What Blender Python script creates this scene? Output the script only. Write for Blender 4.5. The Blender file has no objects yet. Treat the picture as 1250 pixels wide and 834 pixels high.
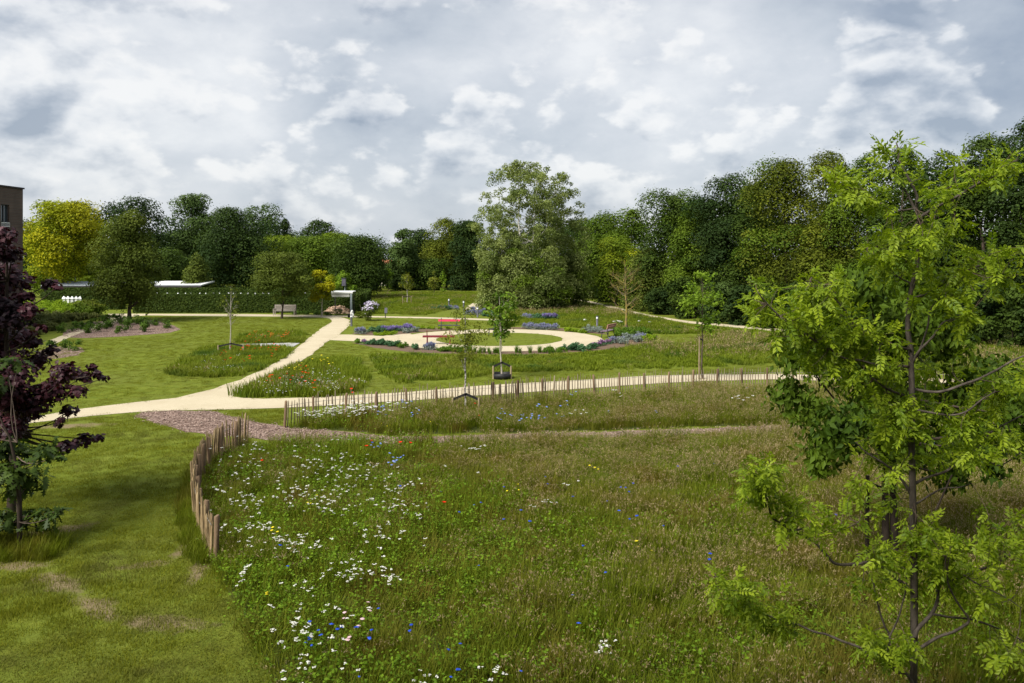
import bpy, math, random
import numpy as np
from mathutils import Vector, Matrix

SC = bpy.context.scene
COL = SC.collection
R = math.radians
RNG = np.random.default_rng(7)
random.seed(7)
F_PX, HZ, CX, EYE = 981.0, 310.0, 625.0, 6.0


def G(px, py):
    """ground point seen at a pixel of the photograph (survey of the plan of the park)"""
    d = F_PX * EYE / (py - HZ)
    return ((px - CX) / F_PX * d, d)


def AT(px, py, d):
    return ((px - CX) / F_PX * d, d, EYE - (py - HZ) / F_PX * d)


# ------------------------------------------------------------------ materials
def new_mat(name):
    m = bpy.data.materials.new(name)
    m.use_nodes = True
    nt = m.node_tree
    nt.nodes.clear()
    out = nt.nodes.new('ShaderNodeOutputMaterial')
    return m, nt, out


def N(nt, typ, **kw):
    n = nt.nodes.new(typ)
    for k, v in kw.items():
        if k == 'ins':
            for a, b in v.items():
                n.inputs[a].default_value = b
        else:
            setattr(n, k, v)
    return n


def c4(c):
    return (c[0], c[1], c[2], 1.0)


def ramp(nt, stops, fac=None):
    r = nt.nodes.new('ShaderNodeValToRGB')
    el = r.color_ramp.elements
    while len(el) < len(stops):
        el.new(0.5)
    for e, (p, c) in zip(el, stops):
        e.position = p
        e.color = c4(c)
    if fac is not None:
        nt.links.new(fac, r.inputs[0])
    return r


def noise(nt, scale, detail=4, rough=.55, vec=None, dist=0.0):
    n = N(nt, 'ShaderNodeTexNoise', ins={'Scale': scale, 'Detail': detail, 'Roughness': rough, 'Distortion': dist})
    if vec is not None:
        nt.links.new(vec, n.inputs['Vector'])
    return n


def mixc(nt, fac, a, b, mode='MIX'):
    m = N(nt, 'ShaderNodeMix', data_type='RGBA', blend_type=mode)
    for sock, val in ((m.inputs[0], fac), (m.inputs[6], a), (m.inputs[7], b)):
        if hasattr(val, 'is_output'):
            nt.links.new(val, sock)
        elif isinstance(val, (int, float)):
            sock.default_value = val
        else:
            sock.default_value = c4(val)
    return m.outputs[2]


def maprange(nt, v, a, b, c=0., d=1.):
    m = N(nt, 'ShaderNodeMapRange', ins={'From Min': a, 'From Max': b, 'To Min': c, 'To Max': d})
    nt.links.new(v, m.inputs[0])
    return m.outputs[0]


def mathn(nt, op, a, b=0.0):
    m = N(nt, 'ShaderNodeMath', operation=op)
    for s, v in ((m.inputs[0], a), (m.inputs[1], b)):
        if hasattr(v, 'is_output'):
            nt.links.new(v, s)
        else:
            s.default_value = v
    return m.outputs[0]


def leaf_mat(name, a, b, trans=.3, rough=.62, spec=.07, patch=None, pscale=.25, pamt=(.42, .62), tcol=None, patch2=None):
    if name.startswith('leaf_') and name not in ('leaf_purple', 'leaf_silver', 'leaf_yellow', 'leaf_locust', 'leaf_birch', 'leaf_oak', 'leaf_dark_green', 'leaf_deep_green'):
        a = (a[0] * 1.2, a[1] * 1.22, a[2] * .9)
        b = (b[0] * 1.2, b[1] * 1.22, b[2] * .9)
    m, nt, out = new_mat(name)
    at = N(nt, 'ShaderNodeAttribute', attribute_name='tint')
    col = mixc(nt, at.outputs['Fac'], a, b)
    if patch is not None:
        geo = N(nt, 'ShaderNodeNewGeometry')
        nz = noise(nt, pscale, 5, .65, geo.outputs['Position'])
        f = maprange(nt, nz.outputs[0], *pamt)
        col = mixc(nt, f, col, mixc(nt, at.outputs['Fac'], patch, [x * 1.5 for x in patch]))
        if patch2 is not None:
            nz2 = noise(nt, pscale * 2.3, 4, .6, geo.outputs['Position'])
            f2 = maprange(nt, nz2.outputs[0], .52, .68)
            col = mixc(nt, f2, col, patch2)
    p = N(nt, 'ShaderNodeBsdfPrincipled', ins={'Roughness': rough, 'Specular IOR Level': spec})
    nt.links.new(col, p.inputs['Base Color'])
    if trans > 0:
        t = N(nt, 'ShaderNodeBsdfTranslucent')
        tc = mixc(nt, 1.0, col, tcol or (1.25, 1.3, .6), 'MULTIPLY')
        nt.links.new(tc, t.inputs['Color'])
        mx = N(nt, 'ShaderNodeMixShader', ins={0: trans})
        nt.links.new(p.outputs[0], mx.inputs[1])
        nt.links.new(t.outputs[0], mx.inputs[2])
        nt.links.new(mx.outputs[0], out.inputs[0])
    else:
        nt.links.new(p.outputs[0], out.inputs[0])
    return m


def noisy_mat(name, a, b, scale=6., rough=.8, spec=.2, detail=6, bump=0., bscale=None, metal=0., c=None, stretch=None, lo=.35, hi=.65):
    m, nt, out = new_mat(name)
    tc = N(nt, 'ShaderNodeTexCoord')
    vec = tc.outputs['Object']
    if stretch:
        mp = N(nt, 'ShaderNodeMapping', ins={'Scale': stretch})
        nt.links.new(vec, mp.inputs[0])
        vec = mp.outputs[0]
    nz = noise(nt, scale, detail, .6, vec)
    stops = [(lo, a), (hi, b)] if c is None else [(lo, a), ((lo + hi) / 2, b), (hi, c)]
    r = ramp(nt, stops, nz.outputs[0])
    oi = N(nt, 'ShaderNodeObjectInfo')
    v = maprange(nt, oi.outputs['Random'], 0, 1, .82, 1.15)
    vm = N(nt, 'ShaderNodeVectorMath', operation='SCALE')
    nt.links.new(r.outputs[0], vm.inputs[0])
    nt.links.new(v, vm.inputs['Scale'])
    p = N(nt, 'ShaderNodeBsdfPrincipled', ins={'Roughness': rough, 'Specular IOR Level': spec, 'Metallic': metal})
    nt.links.new(vm.outputs[0], p.inputs['Base Color'])
    if bump > 0:
        nb = noise(nt, bscale or scale * 4, 5, .6, vec)
        bp = N(nt, 'ShaderNodeBump', ins={'Strength': bump, 'Distance': .02})
        nt.links.new(nb.outputs[0], bp.inputs['Height'])
        nt.links.new(bp.outputs[0], p.inputs['Normal'])
    nt.links.new(p.outputs[0], out.inputs[0])
    return m


M = {}


def make_materials():
    # trees
    M['dark'] = leaf_mat('leaf_dark_green', (.022, .042, .007), (.060, .096, .014), .25)
    M['deep'] = leaf_mat('leaf_deep_green', (.016, .034, .009), (.042, .070, .014), .22)
    M['mid'] = leaf_mat('leaf_mid_green', (.036, .064, .008), (.095, .140, .018), .28)
    M['light'] = leaf_mat('leaf_light_green', (.070, .110, .010), (.150, .200, .022), .3)
    M['olive'] = leaf_mat('leaf_olive', (.042, .060, .012), (.094, .118, .024), .25)
    M['brownish'] = leaf_mat('leaf_brown_green', (.044, .058, .008), (.108, .126, .016), .25)
    M['yellow'] = leaf_mat('leaf_yellow', (.16, .18, .008), (.36, .35, .012), .3, tcol=(1.2, 1.1, .5))
    M['yellowlime'] = leaf_mat('leaf_yellow_lime', (.12, .15, .010), (.24, .26, .014), .3)
    M['birch'] = leaf_mat('leaf_birch', (.095, .132, .030), (.235, .275, .088), .38, spec=.12)
    M['blue'] = leaf_mat('leaf_bluish', (.030, .054, .018), (.064, .098, .032), .22)
    M['sap'] = leaf_mat('leaf_sapling', (.075, .13, .014), (.15, .22, .028), .35)
    M['sapdull'] = leaf_mat('leaf_thin_sapling', (.085, .105, .018), (.16, .17, .03), .35)
    M['sapmid'] = leaf_mat('leaf_young_tree', (.05, .095, .012), (.115, .18, .024), .32)
    M['locust'] = leaf_mat('leaf_locust', (.108, .175, .009), (.275, .355, .018), .44, rough=.5, spec=.2)
    M['cherry'] = leaf_mat('leaf_glossy_dark', (.022, .044, .004), (.062, .100, .009), .25, rough=.6, spec=.1)
    M['purple'] = leaf_mat('leaf_purple', (.014, .006, .010), (.066, .018, .026), .12, rough=.5, spec=.2, tcol=(1.6, .5, .5))
    M['oak'] = leaf_mat('leaf_oak', (.024, .046, .008), (.058, .094, .014), .25, rough=.5, spec=.15)
    M['hedge'] = leaf_mat('leaf_hedge', (.020, .036, .008), (.046, .068, .013), .15)
    M['shrub_lime'] = leaf_mat('leaf_shrub_lime', (.09, .15, .010), (.19, .26, .02), .3)
    M['shrub_dull'] = leaf_mat('leaf_shrub_dull', (.055, .068, .024), (.115, .125, .05), .2)
    M['box'] = leaf_mat('leaf_box', (.03, .065, .012), (.07, .12, .02), .2)
    M['silver'] = leaf_mat('leaf_silver', (.11, .14, .12), (.24, .28, .25), .2)
    M['bluegreen'] = leaf_mat('leaf_bluegreen', (.03, .075, .045), (.07, .14, .09), .2)
    M['plantgreen'] = leaf_mat('leaf_plant', (.045, .095, .014), (.10, .17, .024), .3)
    M['violet'] = leaf_mat('petal_violet', (.15, .12, .30), (.28, .23, .47), .2, tcol=(1, 1, 1))
    M['bluegrey'] = leaf_mat('petal_bluegrey', (.15, .16, .28), (.28, .30, .42), .2, tcol=(1, 1, 1))
    M['mauve'] = leaf_mat('petal_mauve', (.20, .10, .22), (.34, .20, .36), .2, tcol=(1, 1, 1))
    M['lilac'] = leaf_mat('petal_lilac', (.42, .36, .55), (.72, .68, .80), .25, tcol=(1, 1, 1))
    M['white_petal'] = leaf_mat('petal_white', (.58, .58, .53), (.78, .78, .73), .25, tcol=(1, 1, 1))
    M['pink_petal'] = leaf_mat('petal_pale_pink', (.62, .40, .44), (.75, .55, .58), .25, tcol=(1, 1, 1))
    M['blue_petal'] = leaf_mat('petal_blue', (.015, .05, .42), (.05, .12, .62), .2, tcol=(1, 1, 1))
    M['paleblue_petal'] = leaf_mat('petal_pale_blue', (.12, .20, .55), (.24, .32, .66), .2, tcol=(1, 1, 1))
    M['red_petal'] = leaf_mat('petal_poppy_red', (.62, .020, .008), (.85, .05, .012), .3, tcol=(1, 1, 1))
    M['orange_petal'] = leaf_mat('petal_poppy_orange', (.75, .10, .02), (.88, .20, .04), .3, tcol=(1, 1, 1))
    M['yellow_petal'] = leaf_mat('petal_yellow', (.6, .5, .02), (.8, .68, .04), .3, tcol=(1, 1, 1))
    # grasses
    M['meadow'] = leaf_mat('grass_meadow', (.070, .102, .007), (.150, .182, .012), .36, spec=.06,
                           patch=(.115, .104, .018), pscale=.30, pamt=(.47, .68), patch2=(.135, .106, .018))
    M['forb'] = leaf_mat('leaf_forb', (.06, .115, .010), (.12, .19, .016), .3)
    M['seed'] = leaf_mat('grass_seedhead', (.20, .150, .065), (.40, .315, .175), .35, spec=.05, tcol=(1, 1, .9))
    M['seedstem'] = leaf_mat('grass_seedstem', (.12, .115, .02), (.20, .18, .045), .3, spec=.1)
    M['lawnblade'] = leaf_mat('grass_lawn', (.093, .115, .008), (.182, .192, .016), .34, spec=.05,
                              patch=(.092, .096, .024), pscale=.55, pamt=(.48, .70))
    M['rough'] = leaf_mat('grass_rough', (.085, .125, .008), (.165, .205, .016), .34, spec=.06,
                          patch=(.118, .128, .020), pscale=.16, pamt=(.50, .68), patch2=(.055, .10, .015))
    # bark, wood
    M['bark'] = noisy_mat('bark_grey_brown', (.05, .038, .028), (.13, .10, .08), 9, .9, .1, bump=.5, stretch=(1, 1, .25))
    M['bark_locust'] = noisy_mat('bark_locust', (.040, .032, .026), (.115, .096, .080), 14, .8, .2, bump=.5, stretch=(1, 1, .3))
    M['bark_dark'] = noisy_mat('bark_dark', (.022, .017, .013), (.06, .046, .036), 9, .9, .1, bump=.4, stretch=(1, 1, .3))
    M['bark_birch'] = noisy_mat('bark_birch', (.16, .15, .13), (.62, .60, .55), 6, .75, .2, stretch=(1, 1, 2.5), lo=.36, hi=.5)
    M['bark_pale'] = noisy_mat('bark_pale', (.24, .21, .17), (.46, .42, .36), 8, .8, .15, stretch=(1, 1, .4))
    M['bark_speck'] = noisy_mat('bark_speckled', (.06, .055, .05), (.42, .40, .36), 11, .8, .15, lo=.42, hi=.56)
    M['bark_lichen'] = noisy_mat('bark_lichen', (.10, .082, .064), (.27, .21, .045), 3, .85, .1, bump=.4)
    M['picket'] = noisy_mat('wood_picket', (.10, .068, .034), (.27, .195, .105), 7, .85, .12, bump=.6, bscale=30, stretch=(3, 3, .35), c=(.36, .28, .17))
    M['picket_grey'] = noisy_mat('wood_picket_grey', (.14, .108, .072), (.30, .245, .18), 7, .85, .12, bump=.5, bscale=30, stretch=(3, 3, .35))
    M['post'] = noisy_mat('wood_post', (.095, .062, .038), (.25, .175, .11), 6, .85, .12, bump=.6, bscale=24, stretch=(3, 3, .3))
    M['stake'] = noisy_mat('wood_stake', (.20, .15, .09), (.38, .31, .20), 6, .85, .12, stretch=(3, 3, .3))
    M['benchwood'] = noisy_mat('wood_bench_grey', (.22, .19, .17), (.38, .34, .31), 5, .8, .15, stretch=(.4, 3, 3))
    M['wire'] = noisy_mat('galvanised_wire', (.22, .21, .2), (.34, .33, .31), 20, .5, .4, metal=.7)
    M['red'] = noisy_mat('paint_dark_red', (.13, .012, .020), (.19, .018, .028), 3, .45, .4)
    M['red_lit'] = noisy_mat('paint_dark_red_lit', (.50, .02, .07), (.60, .03, .10), 3, .5, .35)  # brighter copy of the dark red bench paint, light put into the colour
    M['purplegrey'] = noisy_mat('paint_purple_grey', (.13, .09, .12), (.20, .15, .18), 3, .45, .4)
    M['salmon'] = noisy_mat('paint_salmon', (.42, .20, .17), (.52, .27, .23), 3, .5, .3)
    M['charcoal'] = noisy_mat('paint_charcoal', (.035, .035, .042), (.055, .055, .066), 5, .5, .4)
    M['signface'] = noisy_mat('sign_dark_grey', (.06, .058, .075), (.10, .095, .125), 6, .5, .4)
    M['black'] = noisy_mat('rubber_black', (.008, .008, .009), (.018, .018, .02), 8, .6, .3)
    M['steel'] = noisy_mat('steel_blue_grey', (.24, .29, .32), (.32, .37, .40), 4, .45, .4)
    M['white'] = noisy_mat('paint_white', (.70, .71, .72), (.80, .81, .82), 2, .5, .35)
    M['greywhite'] = noisy_mat('panel_grey_white', (.46, .46, .44), (.56, .56, .54), 2, .6, .3)
    M['roofgrey'] = noisy_mat('roof_sheet_grey', (.26, .29, .32), (.38, .41, .44), 1.5, .5, .4, stretch=(.2, 3, 1))
    M['fascia'] = noisy_mat('fascia_dark', (.02, .018, .02), (.04, .036, .036), 3, .7, .2)
    M['redtile'] = noisy_mat('roof_tile_orange', (.32, .11, .055), (.42, .17, .09), 4, .8, .2)
    M['render'] = noisy_mat('wall_render', (.42, .38, .32), (.52, .48, .41), 3, .85, .15)
    M['lens'] = noisy_mat('lamp_lens', (.60, .62, .64), (.72, .74, .76), 4, .3, .5)
    M['stone'] = noisy_mat('stone_white', (.55, .55, .54), (.74, .74, .72), 6, .8, .2, bump=.5)
    M['rubble'] = noisy_mat('rubble_tan', (.20, .13, .085), (.48, .35, .25), 3.5, .9, .1, bump=.6, bscale=9)
    M['slab'] = noisy_mat('concrete_slab', (.30, .30, .30), (.42, .42, .41), 5, .85, .2)
    M['twig'] = noisy_mat('twig_dark', (.05, .035, .028), (.11, .08, .06), 9, .85, .1)
    # ground covers
    # lawn/ground
    m, nt, out = new_mat('ground_grass')
    geo = N(nt, 'ShaderNodeNewGeometry')
    P = geo.outputs['Position']
    n1 = noise(nt, .22, 6, .6, P)
    n2 = noise(nt, 2.4, 6, .7, P)
    n3 = noise(nt, 22., 4, .7, P)
    base = ramp(nt, [(.30, (.062, .083, .009)), (.50, (.106, .132, .014)), (.72, (.150, .166, .024))], n2.outputs[0])
    col = mixc(nt, maprange(nt, n1.outputs[0], .45, .68, 0, .65), base.outputs[0], (.105, .118, .024))
    fine = ramp(nt, [(.3, (.70, .70, .70)), (.7, (1.3, 1.3, 1.2))], n3.outputs[0])
    col = mixc(nt, 1.0, col, fine.outputs[0], 'MULTIPLY')
    # mowing bands on the turf
    wv = N(nt, 'ShaderNodeTexWave', ins={'Scale': .22, 'Distortion': 2.5, 'Detail': 2., 'Detail Scale': .5})
    mp = N(nt, 'ShaderNodeMapping', ins={'Rotation': (0, 0, R(62))})
    nt.links.new(P, mp.inputs[0])
    nt.links.new(mp.outputs[0], wv.inputs[0])
    col = mixc(nt, mathn(nt, 'MULTIPLY', wv.outputs['Fac'], .22), col, (.15, .20, .03))
    # worn bare earth, patches with their own outlines
    bare_total = None
    for (px, py, rx, ry, rot) in ((72, 710, .8, .30, -35), (118, 742, .8, .26, -38), (60, 650, 1.0, .36, 35), (15, 690, .8, .28, -10),
                                  (85, 520, 1.5, .4, 10), (245, 690, .2, 1.1, 10), (175, 690, .6, .2, 20), (240, 655, .16, 1.4, 0), (200, 760, .8, .28, -10)):
        x, y = G(px, py)
        sub = N(nt, 'ShaderNodeMapping', vector_type='TEXTURE', ins={'Location': (x, y, 0), 'Rotation': (0, 0, R(rot)), 'Scale': (rx, ry, 1.)})
        nt.links.new(P, sub.inputs[0])
        ln = N(nt, 'ShaderNodeVectorMath', operation='LENGTH')
        nt.links.new(sub.outputs[0], ln.inputs[0])
        w = mathn(nt, 'ADD', ln.outputs['Value'], mathn(nt, 'MULTIPLY', mathn(nt, 'SUBTRACT', n2.outputs[0], .5), 2.6))
        k = maprange(nt, w, 1.1, .55)
        bare_total = k if bare_total is None else mathn(nt, 'MAXIMUM', bare_total, k)
    earth = ramp(nt, [(.3, (.12, .085, .05)), (.7, (.24, .185, .115))], n3.outputs[0])
    col = mixc(nt, mathn(nt, 'MULTIPLY', bare_total, .85), col, earth.outputs[0])
    p = N(nt, 'ShaderNodeBsdfPrincipled', ins={'Roughness': .9, 'Specular IOR Level': .05})
    nt.links.new(col, p.inputs['Base Color'])
    bp = N(nt, 'ShaderNodeBump', ins={'Strength': .7, 'Distance': .05})
    nt.links.new(noise(nt, 9., 6, .75, P).outputs[0], bp.inputs['Height'])
    nt.links.new(bp.outputs[0], p.inputs['Normal'])
    nt.links.new(p.outputs[0], out.inputs[0])
    M['ground'] = m

    def sheet(name, stops, scale, detail=6, bump=.4, big=None, rough=.92, vor=None):
        m, nt, out = new_mat(name)
        geo = N(nt, 'ShaderNodeNewGeometry')
        P = geo.outputs['Position']
        if vor:
            v = N(nt, 'ShaderNodeTexVoronoi', ins={'Scale': vor})
            nt.links.new(P, v.inputs['Vector'])
            sep = N(nt, 'ShaderNodeSeparateColor')
            nt.links.new(v.outputs['Color'], sep.inputs[0])
            src, hgt = sep.outputs[0], v.outputs['Distance']
        else:
            nz = noise(nt, scale, detail, .7, P)
            src = hgt = nz.outputs[0]
        col = ramp(nt, stops, src).outputs[0]
        nb = noise(nt, .5, 5, .6, P)
        if big:
            col = mixc(nt, maprange(nt, nb.outputs[0], .42, .7, 0, .7), col, big)
        p = N(nt, 'ShaderNodeBsdfPrincipled', ins={'Roughness': rough, 'Specular IOR Level': .08})
        nt.links.new(col, p.inputs['Base Color'])
        bp = N(nt, 'ShaderNodeBump', ins={'Strength': bump, 'Distance': .02})
        nt.links.new(hgt, bp.inputs['Height'])
        nt.links.new(bp.outputs[0], p.inputs['Normal'])
        nt.links.new(p.outputs[0], out.inputs[0])
        return m
    M['path'] = sheet('path_sand', [(.25, (.31, .258, .172)), (.5, (.44, .385, .275)), (.75, (.53, .475, .35))], 26, 8, .5, big=(.37, .315, .215))
    M['chips'] = sheet('wood_chips', [(.0, (.055, .034, .027)), (.45, (.135, .090, .073)), (.8, (.23, .165, .137)), (1., (.36, .28, .235))], 30, vor=16, bump=.9)
    M['soil'] = sheet('bed_soil', [(.25, (.07, .045, .03)), (.6, (.15, .105, .075)), (.8, (.22, .16, .12))], 12, 7, .7)
    M['meadowsoil'] = sheet('meadow_floor', [(.3, (.030, .042, .009)), (.6, (.055, .066, .014)), (.8, (.085, .080, .025))], 5, 7, .6)
    # brick
    m, nt, out = new_mat('brick_dark')
    tc = N(nt, 'ShaderNodeTexCoord')
    mp = N(nt, 'ShaderNodeMapping', ins={'Rotation': (R(90), 0, 0)})
    nt.links.new(tc.outputs['Object'], mp.inputs[0])
    br = N(nt, 'ShaderNodeTexBrick', ins={'Color1': (.085, .055, .045, 1), 'Color2': (.125, .085, .07, 1), 'Mortar': (.10, .088, .08, 1), 'Scale': 1.0,
                                          'Mortar Size': .008, 'Brick Width': .21, 'Row Height': .062})
    nt.links.new(mp.outputs[0], br.inputs[0])
    nz = noise(nt, .8, 5, .6, tc.outputs['Object'])
    col = mixc(nt, 1., br.outputs[0], ramp(nt, [(.3, (.8, .8, .8)), (.7, (1.2, 1.15, 1.1))], nz.outputs[0]).outputs[0], 'MULTIPLY')
    p = N(nt, 'ShaderNodeBsdfPrincipled', ins={'Roughness': .9, 'Specular IOR Level': .1})
    nt.links.new(col, p.inputs['Base Color'])
    nt.links.new(p.outputs[0], out.inputs[0])
    M['brick'] = m
    # glass
    m, nt, out = new_mat('window_glass')
    p = N(nt, 'ShaderNodeBsdfPrincipled', ins={'Base Color': (.05, .07, .085, 1), 'Roughness': .05, 'Specular IOR Level': 1.0, 'Metallic': .25})
    nt.links.new(p.outputs[0], out.inputs[0])
    M['glass'] = m


make_materials()


# ------------------------------------------------------------------ mesh helpers
def tag(o, label=None, cat=None, group=None, kind=None):
    if label:
        o['label'] = label
    if cat:
        o['category'] = cat
    if group:
        o['group'] = group
    if kind:
        o['kind'] = kind
    return o


def thing(name, label, cat, loc=(0, 0, 0), rz=0., group=None):
    o = bpy.data.objects.new(name, None)
    o.empty_display_size = .2
    COL.objects.link(o)
    o.location = loc
    o.rotation_euler = (0, 0, rz)
    return tag(o, label, cat, group)


def link(name, me, parent=None):
    o = bpy.data.objects.new(name, me)
    COL.objects.link(o)
    if parent is not None:
        o.parent = parent
    return o


def np_mesh(name, V, polys, mats, tint=None, mat_idx=None, smooth=False):
    """V (n,3); polys: list of (m,k) index arrays"""
    me = bpy.data.meshes.new(name)
    polys = [np.asarray(p, dtype=np.int32) for p in polys if len(p)]
    nf = sum(len(p) for p in polys)
    loops = np.concatenate([p.ravel() for p in polys])
    sizes = np.concatenate([np.full(len(p), p.shape[1], dtype=np.int32) for p in polys])
    starts = np.concatenate(([0], np.cumsum(sizes)[:-1])).astype(np.int32)
    me.vertices.add(len(V))
    me.vertices.foreach_set('co', np.asarray(V, dtype=np.float32).ravel())
    me.loops.add(len(loops))
    me.loops.foreach_set('vertex_index', loops)
    me.polygons.add(nf)
    me.polygons.foreach_set('loop_start', starts)
    for m in (mats if isinstance(mats, (list, tuple)) else [mats]):
        me.materials.append(m)
    if mat_idx is not None:
        me.polygons.foreach_set('material_index', np.asarray(mat_idx, dtype=np.int32))
    me.polygons.foreach_set('use_smooth', np.full(nf, smooth))
    if tint is not None:
        a = me.attributes.new('tint', 'FLOAT', 'FACE')
        a.data.foreach_set('value', np.asarray(tint, dtype=np.float32))
    me.update(calc_edges=True)
    return me


class MB:
    def __init__(s):
        s.v, s.p, s.mi, s.n = [], {}, {}, 0

    def add(s, V, faces, mat=0):
        V = np.asarray(V, float).reshape(-1, 3)
        for f in faces:
            k = len(f)
            s.p.setdefault(k, []).append([i + s.n for i in f])
            s.mi.setdefault(k, []).append(mat)
        s.v.append(V)
        s.n += len(V)

    def box(s, c, size, mat=0, rot=None, taper=1.0):
        x, y, z = [a / 2 for a in size]
        V = np.array([(-x, -y, -z), (x, -y, -z), (x, y, -z), (-x, y, -z), (-x * taper, -y * taper, z), (x * taper, -y * taper, z), (x * taper, y * taper, z), (-x * taper, y * taper, z)])
        if rot is not None:
            V = V @ np.array(rot.to_3x3()).T
        s.add(V + np.array(c), [(0, 3, 2, 1), (4, 5, 6, 7), (0, 1, 5, 4), (1, 2, 6, 5), (2, 3, 7, 6), (3, 0, 4, 7)], mat)

    def tube(s, pts, rad, n=8, mat=0, cap=True, wob=0.):
        pts = np.asarray(pts, float)
        m = len(pts)
        rad = np.broadcast_to(np.asarray(rad, float), (m,))
        T = np.gradient(pts, axis=0)
        T /= np.linalg.norm(T, axis=1)[:, None] + 1e-9
        ref = np.array([0, 0, 1.]) if abs(T[0][2]) < .9 else np.array([0, 1., 0])
        u = np.cross(T[0], ref)
        u /= np.linalg.norm(u)
        ang = np.arange(n) * 2 * math.pi / n
        rings = []
        for i in range(m):
            u = u - T[i] * np.dot(u, T[i])
            u /= np.linalg.norm(u) + 1e-9
            w = np.cross(T[i], u)
            r = rad[i] * (1 + wob * RNG.normal(size=n)) if wob else np.full(n, rad[i])
            rings.append(pts[i] + np.cos(ang)[:, None] * u * r[:, None] + np.sin(ang)[:, None] * w * r[:, None])
        V = np.concatenate(rings)
        f = []
        for i in range(m - 1):
            for j in range(n):
                k = (j + 1) % n
                f.append((i * n + j, i * n + k, (i + 1) * n + k, (i + 1) * n + j))
        s.add(V, f, mat)
        if cap:
            s.add(rings[0], [tuple(range(n))[::-1]], mat)
            s.add(rings[-1], [tuple(range(n))], mat)

    def lathe(s, prof, n=12, c=(0, 0, 0), mat=0):
        s.tube([(c[0], c[1], c[2] + z) for r, z in prof], [max(r, .001) for r, z in prof], n, mat)

    def mesh(s, name, mats, smooth=False):
        ks = sorted(s.p)
        mi = [i for k in ks for i in s.mi[k]]
        me = np_mesh(name, np.concatenate(s.v), [np.array(s.p[k]) for k in ks], mats, mat_idx=mi, smooth=smooth, tint=RNG.random(len(mi)))
        return me

    def build(s, name, mats, parent=None, smooth=False):
        return link(name, s.mesh(name, mats, smooth), parent)


def unit(a):
    return a / (np.linalg.norm(a, axis=-1, keepdims=True) + 1e-9)


RHOMB = np.array([[(-.5, 0, 0), (0, .30, .04), (.5, 0, 0), (0, -.30, .04)]])
LANCE = np.array([[(0, 0, 0), (.35, .17, .03), (1, 0, -.06), (.35, -.17, .03)]])


def poly_leaf(pts):
    a = np.array([(x, y, .0) for x, y in pts], float)
    a[:, 2] = -.25 * np.abs(a[:, 1]) ** 1.3 - .10 * a[:, 0] ** 2
    return a[None]


MAPLE = poly_leaf([(0, -.06), (.10, -.22), (.02, -.46), (.28, -.36), (.40, -.55), (.50, -.30), (.62, -.30), (.66, -.12), (1.0, 0), (.66, .12), (.62, .30), (.50, .30),
                   (.40, .55), (.28, .36), (.02, .46), (.10, .22), (0, .06)])
OAK = poly_leaf([(0, -.02), (.16, -.06), (.24, -.24), (.32, -.10), (.44, -.12), (.52, -.36), (.60, -.12), (.70, -.12), (.80, -.28), (.84, -.09), (1.0, 0),
                 (.84, .09), (.80, .28), (.70, .12), (.60, .12), (.52, .36), (.44, .12), (.32, .10), (.24, .24), (.16, .06), (0, .02)])


def pinnate(npair=7, ll=.25, lw=.115, seed=0):
    """compound leaf of length 1: leaflets in pairs plus an end leaflet"""
    out = []
    rg = np.random.default_rng(seed)
    for i in range(npair):
        x = .16 + .76 * i / npair
        z = -.28 * x * x
        sc = ll * (1.05 - .35 * abs(i / npair - .45))
        for sgn in (-1, 1):
            a = R(62 - 18 * i / npair + 14 * rg.normal())
            dz = -.02 + .05 * rg.normal()
            dx, dy = math.cos(a), math.sin(a) * sgn
            nx, ny = -dy, dx
            b = (x, sgn * .012, z)
            mid = (x + dx * sc * .5, dy * sc * .5, z + dz)
            tip = (x + dx * sc, dy * sc, z - .06 + dz * 1.5)
            out.append([b, (mid[0] + nx * lw / 2, mid[1] + ny * lw / 2, mid[2] + .01), tip, (mid[0] - nx * lw / 2, mid[1] - ny * lw / 2, mid[2] + .01)])
    out.append([(.92, 0, -.25), (1.0, .04, -.28), (1.12, 0, -.36), (1.0, -.04, -.28)])
    # rachis
    out.append([(0, -.007, 0), (.5, -.006, -.07), (.95, 0, -.26), (.5, .006, -.07)])
    return np.array(out)


PINNS = [pinnate(5, .27, .15, 1), pinnate(6, .24, .13, 2), pinnate(5, .30, .15, 3), pinnate(4, .30, .17, 4)]


def place_leaves(P, T, Nn, S, tmpl, tint):
    """template (m,k,3) in (t,b,n) axes at every point"""
    T = unit(T)
    Bv = unit(np.cross(Nn, T))
    Nn = np.cross(T, Bv)
    m, k, _ = tmpl.shape
    q = tmpl.reshape(-1, 3)
    V = (P[:, None, :] + S[:, None, None] * (q[None, :, 0, None] * T[:, None, :] + q[None, :, 1, None] * Bv[:, None, :] + q[None, :, 2, None] * Nn[:, None, :]))
    V = V.reshape(-1, 3)
    F = np.arange(len(V)).reshape(-1, k)
    return V, F, np.repeat(tint, m)


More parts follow.
